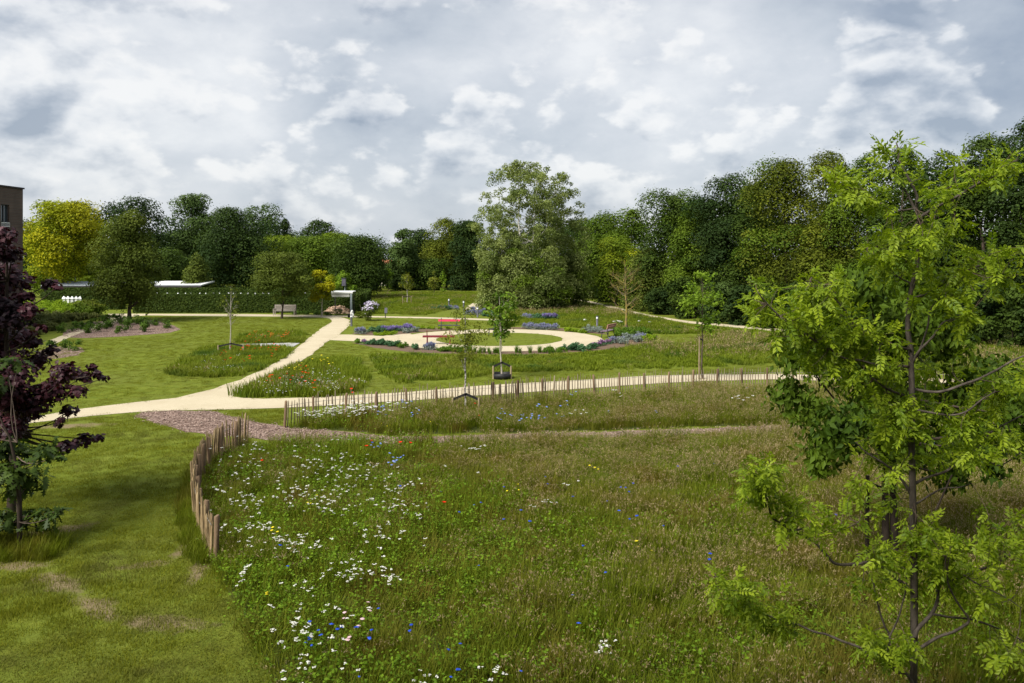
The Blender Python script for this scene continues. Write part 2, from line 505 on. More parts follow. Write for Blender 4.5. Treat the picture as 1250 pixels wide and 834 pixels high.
def cloud(rng, C, Rr, n, L, tmpl=RHOMB, flat=.85, up=.55, jit=.55, shell=.45, droop=0., tspread=.30, upbias=.25):
    """leaves spread through leaf clumps"""
    C = np.asarray(C, float)
    Rr = np.asarray(Rr, float)
    w = Rr ** 2
    idx = rng.choice(len(C), size=n, p=w / w.sum())
    d = unit(rng.normal(size=(n, 3)))
    d[:, 2] += upbias
    d = unit(d)
    r = Rr[idx] * (shell + (1 - shell) * rng.random(n) ** .7) * np.where(rng.random(n) < .15, 1.08 + .22 * rng.random(n), 1.)
    P = C[idx] + d * r[:, None] * np.array([1, 1, flat])
    Nn = unit(d * .9 + np.array([0, 0, up]) + jit * rng.normal(size=(n, 3)))
    T = unit(np.cross(Nn, rng.normal(size=(n, 3))))
    if droop:
        T = unit(T + np.array([0, 0, -droop]))
        Nn = unit(Nn - T * (Nn * T).sum(1)[:, None])
    S = L * (.65 + .7 * rng.random(n))
    tc = .5 + .30 * rng.normal(size=len(C))
    tint = np.clip(tc[idx] + tspread * rng.normal(size=n) * .45, 0, 1)
    return place_leaves(P, T, Nn, S, tmpl, tint)


PROF = {
    'round': lambda t: np.sqrt(np.clip(1 - ((t - .52) / .52) ** 2, 0.02, 1)),
    'skirt': lambda t: np.clip(np.sqrt(np.clip(1 - np.clip((t - .38) / .64, 0, 1) ** 2, .02, 1)) * np.clip(.72 + t, 0, 1), .1, 1),
    'egg': lambda t: np.clip(np.sin(math.pi * np.clip(t * .86 + .12, 0, 1)) ** .7, .08, 1),
    'spire': lambda t: np.clip(np.minimum(1., (1.02 - t) / .52) ** .8 * np.clip(.62 + 2.2 * t, 0, 1), .07, 1),
    'cone': lambda t: np.clip((1 - t) ** .75 * np.clip(.55 + 2.5 * t, 0, 1), .06, 1),
    'column': lambda t: np.clip(np.sin(math.pi * np.clip(t * .9 + .08, 0, 1)) ** .35, .1, 1),
    'umbrella': lambda t: np.clip(np.sqrt(np.clip(1 - ((t - .42) / .60) ** 2, .02, 1)), .05, 1),
    'oval': lambda t: np.clip(np.minimum(1., np.sin(math.pi * np.clip(t * .76 + .21, 0, 1)) ** .42), .1, 1),
    'fan2': lambda t: np.clip(np.sin(math.pi * np.clip(t * .80 + .16, 0, 1)) ** .55, .1, 1),
    'fan': lambda t: np.clip(.35 + .75 * np.sin(math.pi * np.clip(t * .80 + .10, 0, 1)), .1, 1),
}


def clumps(rng, H, W, t0, prof, n, cr, lump=.22, out=.38):
    """centres and sizes of the leaf clumps of a crown"""
    f = PROF[prof]
    t = rng.random(n * 6)
    rr = f(t)
    keep = rng.random(n * 6) < (rr / rr.max())
    t = t[keep][:n]
    n = len(t)
    th = rng.random(n) * 2 * math.pi
    ph = rng.random(6) * 6.28
    irr = 1 + lump * (np.sin(2 * th + ph[0] + 3 * t) + .7 * np.sin(3 * th + ph[1] - 5 * t) + .6 * np.sin(5 * th + ph[2] + 9 * t)) / 1.6
    rad = np.maximum(W / 2 * f(t) * irr - cr * .6, 0) * rng.random(n) ** out
    z = H * (t0 + (1 - t0) * t)
    r = cr * (.45 + 1.05 * rng.random(n)) * np.clip(.55 + f(t), .5, 1.15)
    z = np.minimum(z, H - r * .6)
    return np.stack([rad * np.cos(th), rad * np.sin(th), z], 1), r


def limb(a, b, bend=.18, m=6, rng=RNG):
    a, b = np.array(a, float), np.array(b, float)
    L = np.linalg.norm(b - a)
    off = rng.normal(size=3) * bend * L * .4
    off[2] -= bend * L * .35
    s = np.linspace(0, 1, m)[:, None]
    return a + (b - a) * s + off * (4 * s * (1 - s)) * .5


def tree(name, label, x, y, H, W, leaf='mid', t0=.08, prof='skirt', ncl=70, cr=None, nleaf=16000, L=.3, bark='bark_dark', trunk_r=None, nlimb=10, seed=0, group=None,
         cat='tree', lump=.22, out=.38, lean=0., trunks=1, flat=.85, up=.55, shell=.45, leaf2=None, frac2=.3, twigs=0, tmpl=RHOMB, jit=.55, upb=.5):
    rng = np.random.default_rng(seed * 7919 + 13)
    root = thing(name, label, cat, (x, y, 0), 0, group)
    cr = cr or W * .14
    C, rr = clumps(rng, H, W, t0, prof, ncl, cr, lump, out)
    tr = trunk_r or H * .014
    for k in range(trunks):
        tb = MB()
        ox = (k - (trunks - 1) / 2) * W * .11
        top = np.array([ox * 1.8 + rng.normal() * W * .03 + lean * H, rng.normal() * W * .03, H * .93])
        s = np.linspace(0, 1, 9)
        pts = np.array([(ox, ox * .4, 0)]) * (1 - s[:, None]) + top * s[:, None]
        pts[1:-1, :2] += rng.normal(size=(7, 2)) * H * .006
        rad = tr * (1 - .86 * s ** .9)
        rad[0] *= 1.35
        tb.tube(pts, rad, 8, wob=.05)
        sel = rng.choice(len(C), size=min(nlimb, len(C)), replace=False)
        for c in C[sel]:
            hz = np.clip(c[2] - rng.uniform(.12, .3) * H * .6, H * max(t0 * .6, .12), H * .85)
            i = hz / (H * .93)
            a = pts[0] * (1 - i) + top * i
            b = a + (c - a) * .85
            r0 = max(tr * (1 - .86 * i) * .55, .012)
            pl = limb(a, b, .2, 6, rng)
            tb.tube(pl, np.linspace(r0, r0 * .25, 6), 5)
            for _ in range(twigs):
                j = rng.integers(2, 6)
                e = pl[j] + unit(rng.normal(size=3) + np.array([0, 0, .6]) + unit(c - a) * 1.2) * W * rng.uniform(.08, .2)
                tb.tube(limb(pl[j], e, .2, 4, rng), np.linspace(r0 * .3, r0 * .12, 4), 4)
        tb.build('trunk', M[bark], root, True)
    if nleaf:
        if leaf2:
            k = rng.random(len(C)) < frac2
            V1, F1, t1 = cloud(rng, C[~k], rr[~k], int(nleaf * (1 - frac2)), L, tmpl, flat, up, jit, shell, upbias=upb)
            V2, F2, t2 = cloud(rng, C[k], rr[k], int(nleaf * frac2), L, tmpl, flat, up, jit, shell, upbias=upb)
            me = np_mesh('crown', np.concatenate([V1, V2]), [np.concatenate([F1, F2 + len(V1)])], [M[leaf], M[leaf2]], np.concatenate([t1, t2]),
                         np.concatenate([np.zeros(len(F1)), np.ones(len(F2))]))
        else:
            V, Fc, t = cloud(rng, C, rr, nleaf, L, tmpl, flat, up, jit, shell, upbias=upb)
            me = np_mesh('crown', V, [Fc], M[leaf], t)
        link('crown', me, root)
    return root


def tree_at(px, D, ytop, wpx, **kw):
    """height and width of a tree from how it measures in the survey, standing D metres off"""
    x = (px - CX) / F_PX * D
    H = EYE - (ytop - HZ) / F_PX * D
    W = wpx / F_PX * D
    return tree(x=x, y=D, H=H, W=W, **kw)


def flat_poly(name, pts, z, mat, dens=.8, jit=.04, kind='structure', parent=None):
    """a ground sheet with a softly irregular edge"""
    P = []
    n = len(pts)
    for i in range(n):
        a, b = np.array(pts[i]), np.array(pts[(i + 1) % n])
        k = max(1, int(np.linalg.norm(b - a) / dens))
        for j in range(k):
            P.append(a + (b - a) * j / k + RNG.normal(size=2) * jit)
    V = [(p[0], p[1], z) for p in P]
    me = bpy.data.meshes.new(name)
    me.from_pydata(V, [], [list(range(len(V)))])
    me.update()
    if me.polygons[0].normal.z < 0:
        me.flip_normals()
    me.materials.append(mat)
    o = link(name, me, parent)
    if kind:
        o['kind'] = kind
    return o


def smooth_curve(pts, per=6):
    """Catmull-Rom through points"""
    P = [np.array(p, float) for p in pts]
    P = [2 * P[0] - P[1]] + P + [2 * P[-1] - P[-2]]
    out = []
    for i in range(1, len(P) - 2):
        for j in range(per):
            t = j / per
            a, b, c, d = P[i - 1:i + 3]
            out.append(.5 * ((2 * b) + (-a + c) * t + (2 * a - 5 * b + 4 * c - d) * t * t + (-a + 3 * b - 3 * c + d) * t ** 3))
    out.append(P[-2])
    return np.array(out)


def inside(poly, x, y):
    poly = np.asarray(poly)
    r = np.zeros(len(x), bool)
    j = len(poly) - 1
    for i in range(len(poly)):
        xi, yi = poly[i]
        xj, yj = poly[j]
        c = ((yi > y) != (yj > y)) & (x < (xj - xi) * (y - yi) / (yj - yi + 1e-12) + xi)
        r ^= c
        j = i
    return r


def gp(pts):
    return [G(*p) for p in pts]


def fill(polys, dens, ymin=0, ymax=1e9, fov=True, holes=(), rng=RNG):
    """random ground points in polygons"""
    out = []
    for poly in polys:
        a = np.array(poly)
        lo, hi = a.min(0), a.max(0)
        hi[1] = min(hi[1], ymax)
        lo[1] = max(lo[1], ymin)
        if hi[1] <= lo[1]:
            continue
        n = int((hi - lo).prod() * dens)
        p = lo + (hi - lo) * rng.random((n, 2))
        k = inside(a, p[:, 0], p[:, 1])
        if fov:
            k &= np.abs(p[:, 0]) < p[:, 1] * .66 + 5.0
        p = p[k]
        for h in holes:
            p = p[~inside(h, p[:, 0], p[:, 1])]
        out.append(p)
    return np.concatenate(out) if out else np.zeros((0, 2))


# ---- geometry-nodes scatter for stuff nobody could count
def scatter(name, pts, z, scales, src, label, cat):
    n = len(pts)
    me = bpy.data.meshes.new(name)
    me.vertices.add(n)
    co = np.zeros((n, 3), np.float32)
    co[:, :2] = pts
    co[:, 2] = z
    me.vertices.foreach_set('co', co.ravel())
    rot = np.zeros((n, 3), np.float32)
    rot[:, 2] = RNG.random(n) * 6.283
    rot[:, :2] = RNG.normal(size=(n, 2)) * .07
    for nm, typ, arr, key in (('rot', 'FLOAT_VECTOR', rot, 'vector'), ('scl', 'FLOAT_VECTOR', np.asarray(scales, np.float32), 'vector'),
                              ('idx', 'INT', RNG.integers(0, len(src), n).astype(np.int32), 'value')):
        a = me.attributes.new(nm, typ, 'POINT')
        a.data.foreach_set(key, arr.ravel())
    o = link(name, me)
    c = bpy.data.collections.new(name + '_tufts')
    for s in src:
        c.objects.link(bpy.data.objects.new('tuft', s))
    ng = bpy.data.node_groups.new(name, 'GeometryNodeTree')
    ng.interface.new_socket('Geometry', in_out='INPUT', socket_type='NodeSocketGeometry')
    ng.interface.new_socket('Geometry', in_out='OUTPUT', socket_type='NodeSocketGeometry')
    gi = ng.nodes.new('NodeGroupInput')
    go = ng.nodes.new('NodeGroupOutput')
    ci = ng.nodes.new('GeometryNodeCollectionInfo')
    ci.inputs['Collection'].default_value = c
    ci.inputs['Separate Children'].default_value = True
    ip = ng.nodes.new('GeometryNodeInstanceOnPoints')
    ip.inputs['Pick Instance'].default_value = True

    def na(nm, typ):
        q = ng.nodes.new('GeometryNodeInputNamedAttribute')
        q.data_type = typ
        q.inputs['Name'].default_value = nm
        return [s for s in q.outputs if s.enabled and s.name == 'Attribute'][0]
    e2r = ng.nodes.new('FunctionNodeEulerToRotation')
    ng.links.new(na('rot', 'FLOAT_VECTOR'), e2r.inputs[0])
    ng.links.new(gi.outputs[0], ip.inputs['Points'])
    ng.links.new(ci.outputs[0], ip.inputs['Instance'])
    ng.links.new(na('idx', 'INT'), ip.inputs['Instance Index'])
    ng.links.new(e2r.outputs[0], ip.inputs['Rotation'])
    ng.links.new(na('scl', 'FLOAT_VECTOR'), ip.inputs['Scale'])
    ng.links.new(ip.outputs[0], go.inputs[0])
    md = o.modifiers.new('scatter', 'NODES')
    md.node_group = ng
    for m in src[0].materials:
        me.materials.append(m)
    return tag(o, label, cat, kind='stuff')


def tuft(seed, nb, rad, h0, h1, w, bend, mats, heads=0, headsize=.07, forb=0, forbsize=.05):
    """a tuft of bent grass blades, with some seed heads or broad leaves"""
    rng = np.random.default_rng(seed)
    th = rng.random(nb) * 6.283
    r = rad * np.sqrt(rng.random(nb))
    base = np.stack([r * np.cos(th), r * np.sin(th), np.zeros(nb) - .01], 1)
    az = rng.random(nb) * 6.283
    h = h0 + (h1 - h0) * rng.random(nb) ** 1.3
    b = bend * (.3 + rng.random(nb))
    dirv = np.stack([np.cos(az), np.sin(az), np.zeros(nb)], 1)
    side = np.stack([-np.sin(az), np.cos(az), np.zeros(nb)], 1)
    rings = []
    for s, ww in ((0, 1.), (.4, .9), (.75, .6)):
        c = base + dirv * (h * b * s * s)[:, None] + np.array([0, 0, 1]) * (h * s * (1 - .25 * b * s))[:, None]
        rings += [c - side * w * ww / 2, c + side * w * ww / 2]
    tip = base + dirv * (h * b)[:, None] + np.array([0, 0, 1]) * (h * (1 - .25 * b))[:, None]
    V = np.stack(rings + [tip], 1).reshape(-1, 3)
    o = np.arange(nb)[:, None] * 7
    q = np.concatenate([o + np.array([0, 1, 3, 2]), o + np.array([2, 3, 5, 4])])
    t3 = o + np.array([4, 5, 6])
    tb = rng.random(nb)
    tint = [np.concatenate([tb, tb])]
    mi = [np.zeros(len(q))]
    polys4 = [q]
    Vs = [V]
    n = len(V)
    if heads:
        sel = rng.choice(nb, heads, replace=False)
        for rep in range(4):
            P = tip[sel] + dirv[sel] * .01 - np.array([0, 0, headsize * .3]) + rng.normal(size=(heads, 3)) * headsize * .55
            T = unit(np.array([0, 0, 1.]) + dirv[sel] * .7 + rng.normal(size=(heads, 3)) * .45)
            Nn = unit(np.cross(T, rng.normal(size=(heads, 3))))
            HV, HF, ht = place_leaves(P, T, Nn, headsize * (.6 + .8 * rng.random(heads)), RHOMB * np.array([1, .5, 1]), rng.random(heads))
            polys4.append(HF + n)
            n += len(HV)
            Vs.append(HV)
            tint.append(ht)
            mi.append(np.full(len(HF), 1))
    if forb:
        P = np.stack([rad * rng.normal(size=forb) * .6, rad * rng.normal(size=forb) * .6, h1 * (.35 + .6 * rng.random(forb))], 1)
        Nn = unit(np.array([0, 0, 1.]) + .5 * rng.normal(size=(forb, 3)))
        T = unit(np.cross(Nn, rng.normal(size=(forb, 3))))
        HV, HF, ht = place_leaves(P, T, Nn, forbsize * (.6 + .8 * rng.random(forb)), RHOMB * np.array([1, 1.1, 1]), rng.random(forb))
        polys4.append(HF + n)
        n += len(HV)
        Vs.append(HV)
        tint.append(ht)
        mi.append(np.full(len(HF), len(mats) - 1))
    q = np.concatenate(polys4)
    return np_mesh('tuft', np.concatenate(Vs), [t3, q], mats, np.concatenate([tb] + tint), np.concatenate([np.zeros(len(t3))] + mi))

# ================================================================== SETTING
ground_me = bpy.data.meshes.new('ground')
gx = [-700, -60, 0, 60, 700]
gy = [-60, 5, 40, 120, 900]
ground_me.from_pydata([(x, y, 0) for y in gy for x in gx], [], [(j * 5 + i, j * 5 + i + 1, (j + 1) * 5 + i + 1, (j + 1) * 5 + i) for j in range(4) for i in range(4)])
ground_me.materials.append(M['ground'])
tag(link('ground', ground_me), kind='structure')

# sand paths -----------------------------------------------------------------
main_left = gp([(-220, 536), (22, 513), (87, 501), (163, 491.6), (218, 486), (261, 475), (294, 464), (320, 452), (344, 439), (362, 425), (380, 410.5), (392, 401), (403, 394.5),
                (405, 391.6), (402, 389), (392, 387.7), (360, 386.8), (250, 386.0), (178, 385.2)])
main_right = gp([(178, 383.2), (300, 383.6), (360, 384.4), (400, 385.2), (430, 385.6), (520, 387.2), (592, 389.4), (640, 391.5), (640, 393), (592, 391.2), (520, 388.9), (430, 387.2), (412, 386.9), (421, 388.5), (427.5, 391),
                 (428, 395), (421, 403), (415, 408.5)])
fork = gp([(402.4, 415.6), (391, 424), (380, 433), (350, 453), (320, 469.5), (300, 477), (286, 482), (284, 484), (292, 486.4), (321, 487), (340, 486.6), (401, 484.5), (468, 481), (535, 475.6), (601, 470), (657, 467),
           (730, 463), (794, 459), (866, 457.4), (950, 457), (1100, 460), (1200, 466), (1300, 474), (1300, 483), (1200, 473), (1100, 467), (950, 463.5), (866, 465), (794, 468.6), (730, 473.5), (657, 478), (601, 482), (535, 487), (468, 491), (340, 498.5), (245, 500.5), (169, 503), (109, 508), (33, 517), (-220, 545)])
flat_poly('path', main_left + main_right + gp([(428, 408.8), (445, 410.2), (445, 417.4), (429, 416.7)]) + fork, .012, M['path'], 1.0, .05)
ring_c = G(610, 413.6)
RO, RI = 7.3, 4.45
ring_c = (ring_c[0], 56.6)
ring_pts = lambda r, a0=0, a1=360, n=48: [(ring_c[0] + r * math.cos(R(a0 + (a1 - a0) * i / n)), ring_c[1] + r * math.sin(R(a0 + (a1 - a0) * i / n))) for i in range(n + (a1 - a0 < 360))]
flat_poly('ring_path', ring_pts(RO), .016, M['path'], .8, .04)
flat_poly('link_path', gp([(440, 410), (470, 409.7), (500, 407.5), (520, 414), (500, 420), (470, 417.2), (440, 417)]), .020, M['path'], .8, .04)
flat_poly('ring_lawn', ring_pts(RI), .024, M['ground'], .8, .04)
flat_poly('far_path', gp([(568, 378), (572, 373.5), (577, 370.3), (598, 371), (612, 372), (606, 373.5), (590, 373.6), (584, 376), (580, 378.5)]), .012, M['path'], 1., .05)
flat_poly('wood_path', gp([(690, 363.2), (720, 367.5), (747, 374), (793, 384.8), (840, 392), (940, 401), (1010, 407), (1010, 410), (940, 404), (840, 394.6), (793, 387), (747, 376.4), (720, 369.4), (690, 364.6)]), .012, M['path'], 1., .05)
flat_poly('side_path', gp([(60, 416), (84, 407), (103, 400.5), (125, 393), (134, 386), (131, 383.2), (160, 383.2), (180, 383.2), (180, 385.2), (162, 386.5), (158, 390), (140, 395), (105, 404), (75, 416), (60, 424)]), .012, M['path'], .8, .05)
flat_poly('slab_strip', gp([(289, 420.5), (352, 418.9), (366, 419.0), (357, 424.2), (350, 424.0), (290, 424)]), .02, M['slab'], 2., .01)
# wood chips, beds -------------------------------------------------------------
flat_poly('chip_path', gp([(168, 507), (180, 502.5), (245, 501.8), (262, 503), (285, 511), (310, 516), (345, 521), (420, 527), (480, 534), (620, 530), (760, 526), (850, 523), (970, 519.5), (1120, 519), (1300, 516), (1300, 523), (1120, 526),
                           (970, 529.5), (850, 531), (760, 534), (620, 538), (480, 543), (400, 541), (330, 538), (300, 535), (262, 532), (225, 527), (190, 516)]), .010, M['chips'], .7, .09)
flat_poly('tree_bed', gp([(76, 408), (86, 400), (110, 393.5), (150, 390), (190, 391.5), (214, 398), (219, 402.5), (210, 406), (180, 408.5), (140, 411.5), (100, 412.8), (78, 412)]), .008, M['chips'], .7, .06)
flat_poly('small_bed', gp([(45, 432), (55, 425), (80, 422.5), (100, 424), (103, 428), (95, 434), (70, 438), (48, 439)]), .008, M['chips'], .5, .05)
bed_front = gp([(429, 418), (448, 420.5), (470, 421), (500, 423.5), (530, 426.5), (560, 428.2), (620, 428.8), (680, 426.6), (720, 422), (745, 416.5), (752, 411), (775, 407), (800, 409), (803, 412), (798, 417), (780, 422), (740, 427),
                (690, 431), (640, 433), (560, 432.5), (500, 430), (460, 425), (436, 420.5)])
flat_poly('front_bed', bed_front, .006, M['soil'], .6, .06)
flat_poly('left_bed', gp([(430, 408), (436, 404.5), (450, 402.5), (500, 401.5), (545, 400.2), (560, 401.5), (540, 404), (506, 406.5), (482, 409.3), (460, 410)]), .006, M['soil'], .6, .06)
flat_poly('back_bed', gp([(600, 400.5), (640, 399.2), (700, 401.5), (735, 404.5), (740, 408.5), (715, 406.5), (680, 403.5), (632, 401.8)]), .006, M['soil'], .6, .06)

# meadow floors -----------------------------------------------------------------
fence_near = gp([(258, 688), (246, 662), (238, 640), (236, 618), (240, 596), (251, 575), (271, 558), (304, 541)])
meadow_front = gp([(263, 692), (252, 664), (243, 640), (241, 618), (245, 598), (256, 578), (275, 561), (306, 545), (345, 540), (400, 543), (480, 545), (620, 540), (760, 536), (850, 533), (970, 531), (1120, 528), (1420, 524)]) + [(22, 24), (14, 8.0), (-2, 8.0)] + gp([(352, 880), (325, 810), (300, 750), (280, 715)])
meadow_back = gp([(350, 522.5), (391, 515.5), (468, 508.5), (534, 502.5), (601, 497.5), (657, 490.5), (762, 483.5), (850, 478.5), (931, 476), (1100, 477), (1320, 486), (1320, 514), (1120, 517), (970, 518), (850, 521), (760, 524.5), (620, 528.5), (480, 532), (420, 526)])
flat_poly('meadow_floor', meadow_front, .004, M['meadowsoil'], 1., .1)
flat_poly('meadow_floor', meadow_back, .004, M['meadowsoil'], 1., .1)

# ================================================================== FENCES
def picket_mesh(rng, h, w):
    b = MB()
    x = rng.normal() * .006
    pts = [(0, 0, -.05), (x * .5, 0, h * .5), (x, rng.normal() * .004, h * .94), (x, 0, h)]
    b.tube(pts, [w * .62, w * .58, w * .5, w * .16], 5, wob=.12)
    return b


def build_fence(name, label, curve, hp, wp, step, post_step, hpost, rpost, matp, cat='fence', limit=100, post_side=.07):
    curve = np.asarray(curve)
    root = thing(name, label, cat, (curve[0][0], curve[0][1], 0))
    seg = np.linalg.norm(np.diff(curve, axis=0), axis=1)
    s = np.concatenate(([0], np.cumsum(seg)))

    def at(t):
        return np.array([np.interp(t, s, curve[:, 0]), np.interp(t, s, curve[:, 1])])
    o = curve[0]
    rng = np.random.default_rng(3)
    meshes = [picket_mesh(rng, hp * (1 + .05 * rng.normal()), wp * (1 + .15 * rng.normal())).mesh('picket', M[matp], True) for _ in range(8)]
    n = int(s[-1] / step)
    ts = np.arange(n) * step + .06
    order = np.argsort([at(t)[1] for t in ts])
    rest = MB()
    for r, k in enumerate(order):
        p = at(ts[k] + rng.normal() * step * .12) - o
        if r < limit:
            q = link('picket', meshes[rng.integers(8)], root)
            q.location = (p[0], p[1], rng.normal() * .015)
            q.rotation_euler = (rng.normal() * .03, rng.normal() * .035, rng.random() * 6.28)
            q.scale = (1, 1, 1 + .05 * rng.normal())
        else:
            h = hp * (1 + .06 * rng.normal())
            a, c = rng.normal(size=2) * .02
            rest.tube([(p[0], p[1], -.05), (p[0] + a * .5, p[1] + c * .5, h * .6), (p[0] + a, p[1] + c, h)], [wp * .6, wp * .56, wp * .18], 5, wob=.1)
    if rest.n:
        tag(rest.build('pickets', M[matp], root, True), kind='stuff')
    pm = []
    for _ in range(4):
        b = MB()
        rr = rpost * (1 + .12 * rng.normal())
        b.tube([(0, 0, -.1), (.005, 0, hpost * .5), (0, .006, hpost * .985), (0, 0, hpost)], [rr * 1.05, rr, rr * .97, rr * .8], 9, wob=.05)
        pm.append(b.mesh('post', M['post'], True))
    m = int(s[-1] / post_step)
    for k in range(m + 1):
        t = min(k * post_step, s[-1] - .01)
        d = at(min(t + .05, s[-1])) - at(max(t - .05, 0))
        d /= np.linalg.norm(d)
        p = at(t) - o + np.array([d[1], -d[0]]) * post_side
        q = link('post', pm[k % 4], root)
        q.location = (p[0], p[1], rng.normal() * .02)
        q.rotation_euler = (rng.normal() * .025, rng.normal() * .025, rng.random() * 6)
    for z in (hp * .28, hp * .78):
        b = MB()
        tt = np.linspace(0, s[-1], max(30, int(s[-1] * 3)))
        b.tube([(*(at(t) - o), z + .01 * math.sin(t * 9)) for t in tt], .006, 4)
        b.build('wire', M['wire'], root)
    return root


c_near = smooth_curve(fence_near, 8)
build_fence('picket_fence', 'brown split picket fence curving along the mown grass at the left of the flower meadow', c_near, .95, .042, .112, 1.05, .92, .05, 'picket', post_side=.085)
c_far = smooth_curve(gp([(346, 522), (391, 514.5), (468, 507.5), (534, 501.5), (601, 496), (657, 489.5), (762, 482.5), (850, 477.5), (931, 475), (1100, 476), (1320, 485)]), 8)
build_fence('picket_fence', 'long grey picket fence of thin slats between the sand path and the back meadow', c_far, .93, .037, .122, 1.17, .93, .044, 'picket_grey', post_side=.06)

# ================================================================== FOREGROUND TREES
def place_cloud(name, mat, blobs, D, n, L, tmpl, parent, rng, dspread=1., **kw):
    C, Rr = [], []
    o = np.array(parent.location)
    for (px, py, r) in blobs:
        dd = D + rng.normal() * dspread * .5
        C.append(np.array(AT(px, py, dd)) - o)
        Rr.append(r / F_PX * dd)
    V, Fc, t = cloud(rng, C, Rr, n, L, tmpl, **kw)
    return link(name, np_mesh(name, V, [Fc], mat, t), parent), np.array(C)


rng = np.random.default_rng(21)
# --- airy locust close to the camera
DL = 8.6
LX, LY, _ = AT(1114, 310, DL)
loc_t = thing('locust_tree', 'slender young tree in front at the right with bright yellow green feathery leaves', 'tree', (LX, LY, 0))
lo = np.array([LX, LY, 0.])
tb = MB()
tr_px = [(1114, 1050), (1115, 834), (1116, 740), (1114.7, 631), (1112.6, 534), (1113.6, 491), (1112.4, 450), (1112, 429), (1108, 404), (1109, 371), (1114.5, 347), (1119, 325), (1121.5, 300), (1122, 272), (1118.5, 252), (1119, 240)]
tr_r = [5.0, 4.6, 4.4, 4.1, 3.8, 3.6, 3.3, 3.1, 3.0, 2.9, 2.7, 2.5, 2.3, 2.1, 1.8, 1.4]
tp = [np.array(AT(a, b, DL + .06 * math.sin(i))) - lo for i, (a, b) in enumerate(tr_px)]
tp[0][2] = -.05
tb.tube(tp, [r / F_PX * DL for r in tr_r], 12, wob=.03)
tb.build('trunk', M['bark_locust'], loc_t, True)
BR = [
    (3.0, [(1119, 248), (1119.3, 239.7), (1112, 223), (1104, 209), (1096.9, 195), (1096.9, 184), (1094, 174)]),
    (2.6, [(1117, 256), (1108, 237.7), (1100, 225.5), (1093.8, 214), (1088, 200)]),
    (2.0, [(1118, 254), (1102, 257), (1087.7, 257), (1077.5, 250), (1065, 242), (1040, 230), (1018, 222)]),
    (3.0, [(1122, 266), (1142.7, 253), (1163, 243), (1173, 236.7), (1191.7, 225.5), (1206, 215), (1219, 204), (1243, 195)]),
    (1.8, [(1119, 246), (1134.6, 242.8), (1147, 236.7), (1160, 228)]),
    (2.0, [(1113, 349), (1111, 345.7), (1099.4, 340), (1088.6, 331), (1081, 318), (1072, 300)]),
    (2.4, [(1109, 366), (1131.8, 358), (1147, 349.6), (1157.7, 342), (1180, 331), (1200, 322)]),
    (2.6, [(1112, 446), (1121, 429.5), (1138, 412), (1147, 399), (1153, 393), (1172, 387), (1188, 378)]),
    (2.0, [(1120, 436), (1131.8, 401), (1134, 386), (1137, 376), (1146, 362)]),
    (2.8, [(1112, 449), (1099.6, 446.7), (1079, 447.8), (1048.9, 440), (1038, 440), (1023, 433.8), (1012, 425), (995, 416.5), (986, 410), (971, 401), (951.8, 386), (936.7, 371), (926, 358)]),
    (2.2, [(1112, 427), (1100, 424), (1079, 416.5), (1055, 403.6), (1040, 390.6), (1025, 371), (1012, 358), (1003.6, 347.5), (990, 340)]),
    (3.0, [(1112, 474), (1130, 478), (1151, 478), (1177, 469), (1194, 463), (1218, 451), (1235, 441), (1249, 435), (1270, 428)]),
    (2.4, [(1112, 486), (1090, 478), (1079, 472.6), (1066, 462), (1051, 447), (1040, 432)]),
    (2.4, [(1113, 500), (1136, 503.7), (1160, 507), (1179.4, 502.7), (1198.9, 487.6), (1215, 478)]),
    (2.8, [(1114, 592), (1130, 583.6), (1155.7, 575), (1173, 561), (1188, 553), (1198.9, 540), (1209.7, 527.5), (1229, 516.7), (1248, 507)]),
    (1.8, [(1188, 553), (1205, 561), (1218, 568.5), (1233, 562), (1246, 552)]),
    (3.2, [(1114, 608), (1108, 596.5), (1099.6, 583.6), (1091, 575), (1076, 564), (1056.5, 552), (1045, 540)]),
    (2.6, [(1112, 545), (1109, 530), (1105, 512), (1095, 500), (1086.7, 493), (1078, 480)]),
    (2.0, [(1114, 618), (1136, 604), (1151.4, 596.5), (1171, 595), (1186, 590)]),
    (3.2, [(1114, 722), (1083, 697), (1063, 687), (1046, 688.6), (1020.9, 688.6), (1008.8, 677.6), (996.6, 664), (984.5, 656.6), (972, 650), (952.8, 638.6), (942, 631), (937.7, 613.8), (932, 597.6), (930, 581), (926, 568)]),
    (1.9, [(964, 650), (985, 645), (1003, 652), (1026, 648), (1048, 638)]),
    (3.4, [(1116, 838), (1107, 823), (1096, 820), (1084, 809), (1083, 802), (1070, 800), (1061, 800), (1048.5, 790), (1028.6, 783), (1008.8, 774.6), (993, 771), (973.5, 762.5), (949, 756), (925, 745), (900.7, 725), (872, 701)]),
    (2.3, [(1083, 801), (1086, 777), (1080, 764.7), (1074, 747), (1068.7, 725), (1065.4, 709.5), (1054, 693), (1046, 676)]),
    (1.9, [(1086, 777), (1096, 756), (1100.7, 740), (1106, 718), (1107, 696), (1112, 676)]),
    (3.2, [(1116, 796), (1127, 789), (1144.8, 778), (1162.5, 772), (1175.7, 764.7), (1183, 757), (1173.5, 742.6), (1164.7, 729), (1158, 714), (1156, 703), (1153.6, 678.7)]),
    (4.0, [(1116, 778), (1120.6, 767), (1131.6, 756), (1140, 745), (1144.8, 731.6), (1147, 714), (1164.7, 708), (1186.7, 698.5), (1208.8, 691), (1226.4, 682), (1239.6, 674), (1265, 667)]),
    (2.2, [(1140, 750), (1160, 753.6), (1184.5, 756), (1208.8, 763.6), (1224, 770), (1244, 780), (1262, 790)]),
    (1.6, [(1180, 705), (1195.5, 714), (1215, 723), (1233, 732.7), (1246, 742)]),
]
node_px, node_w = [], []
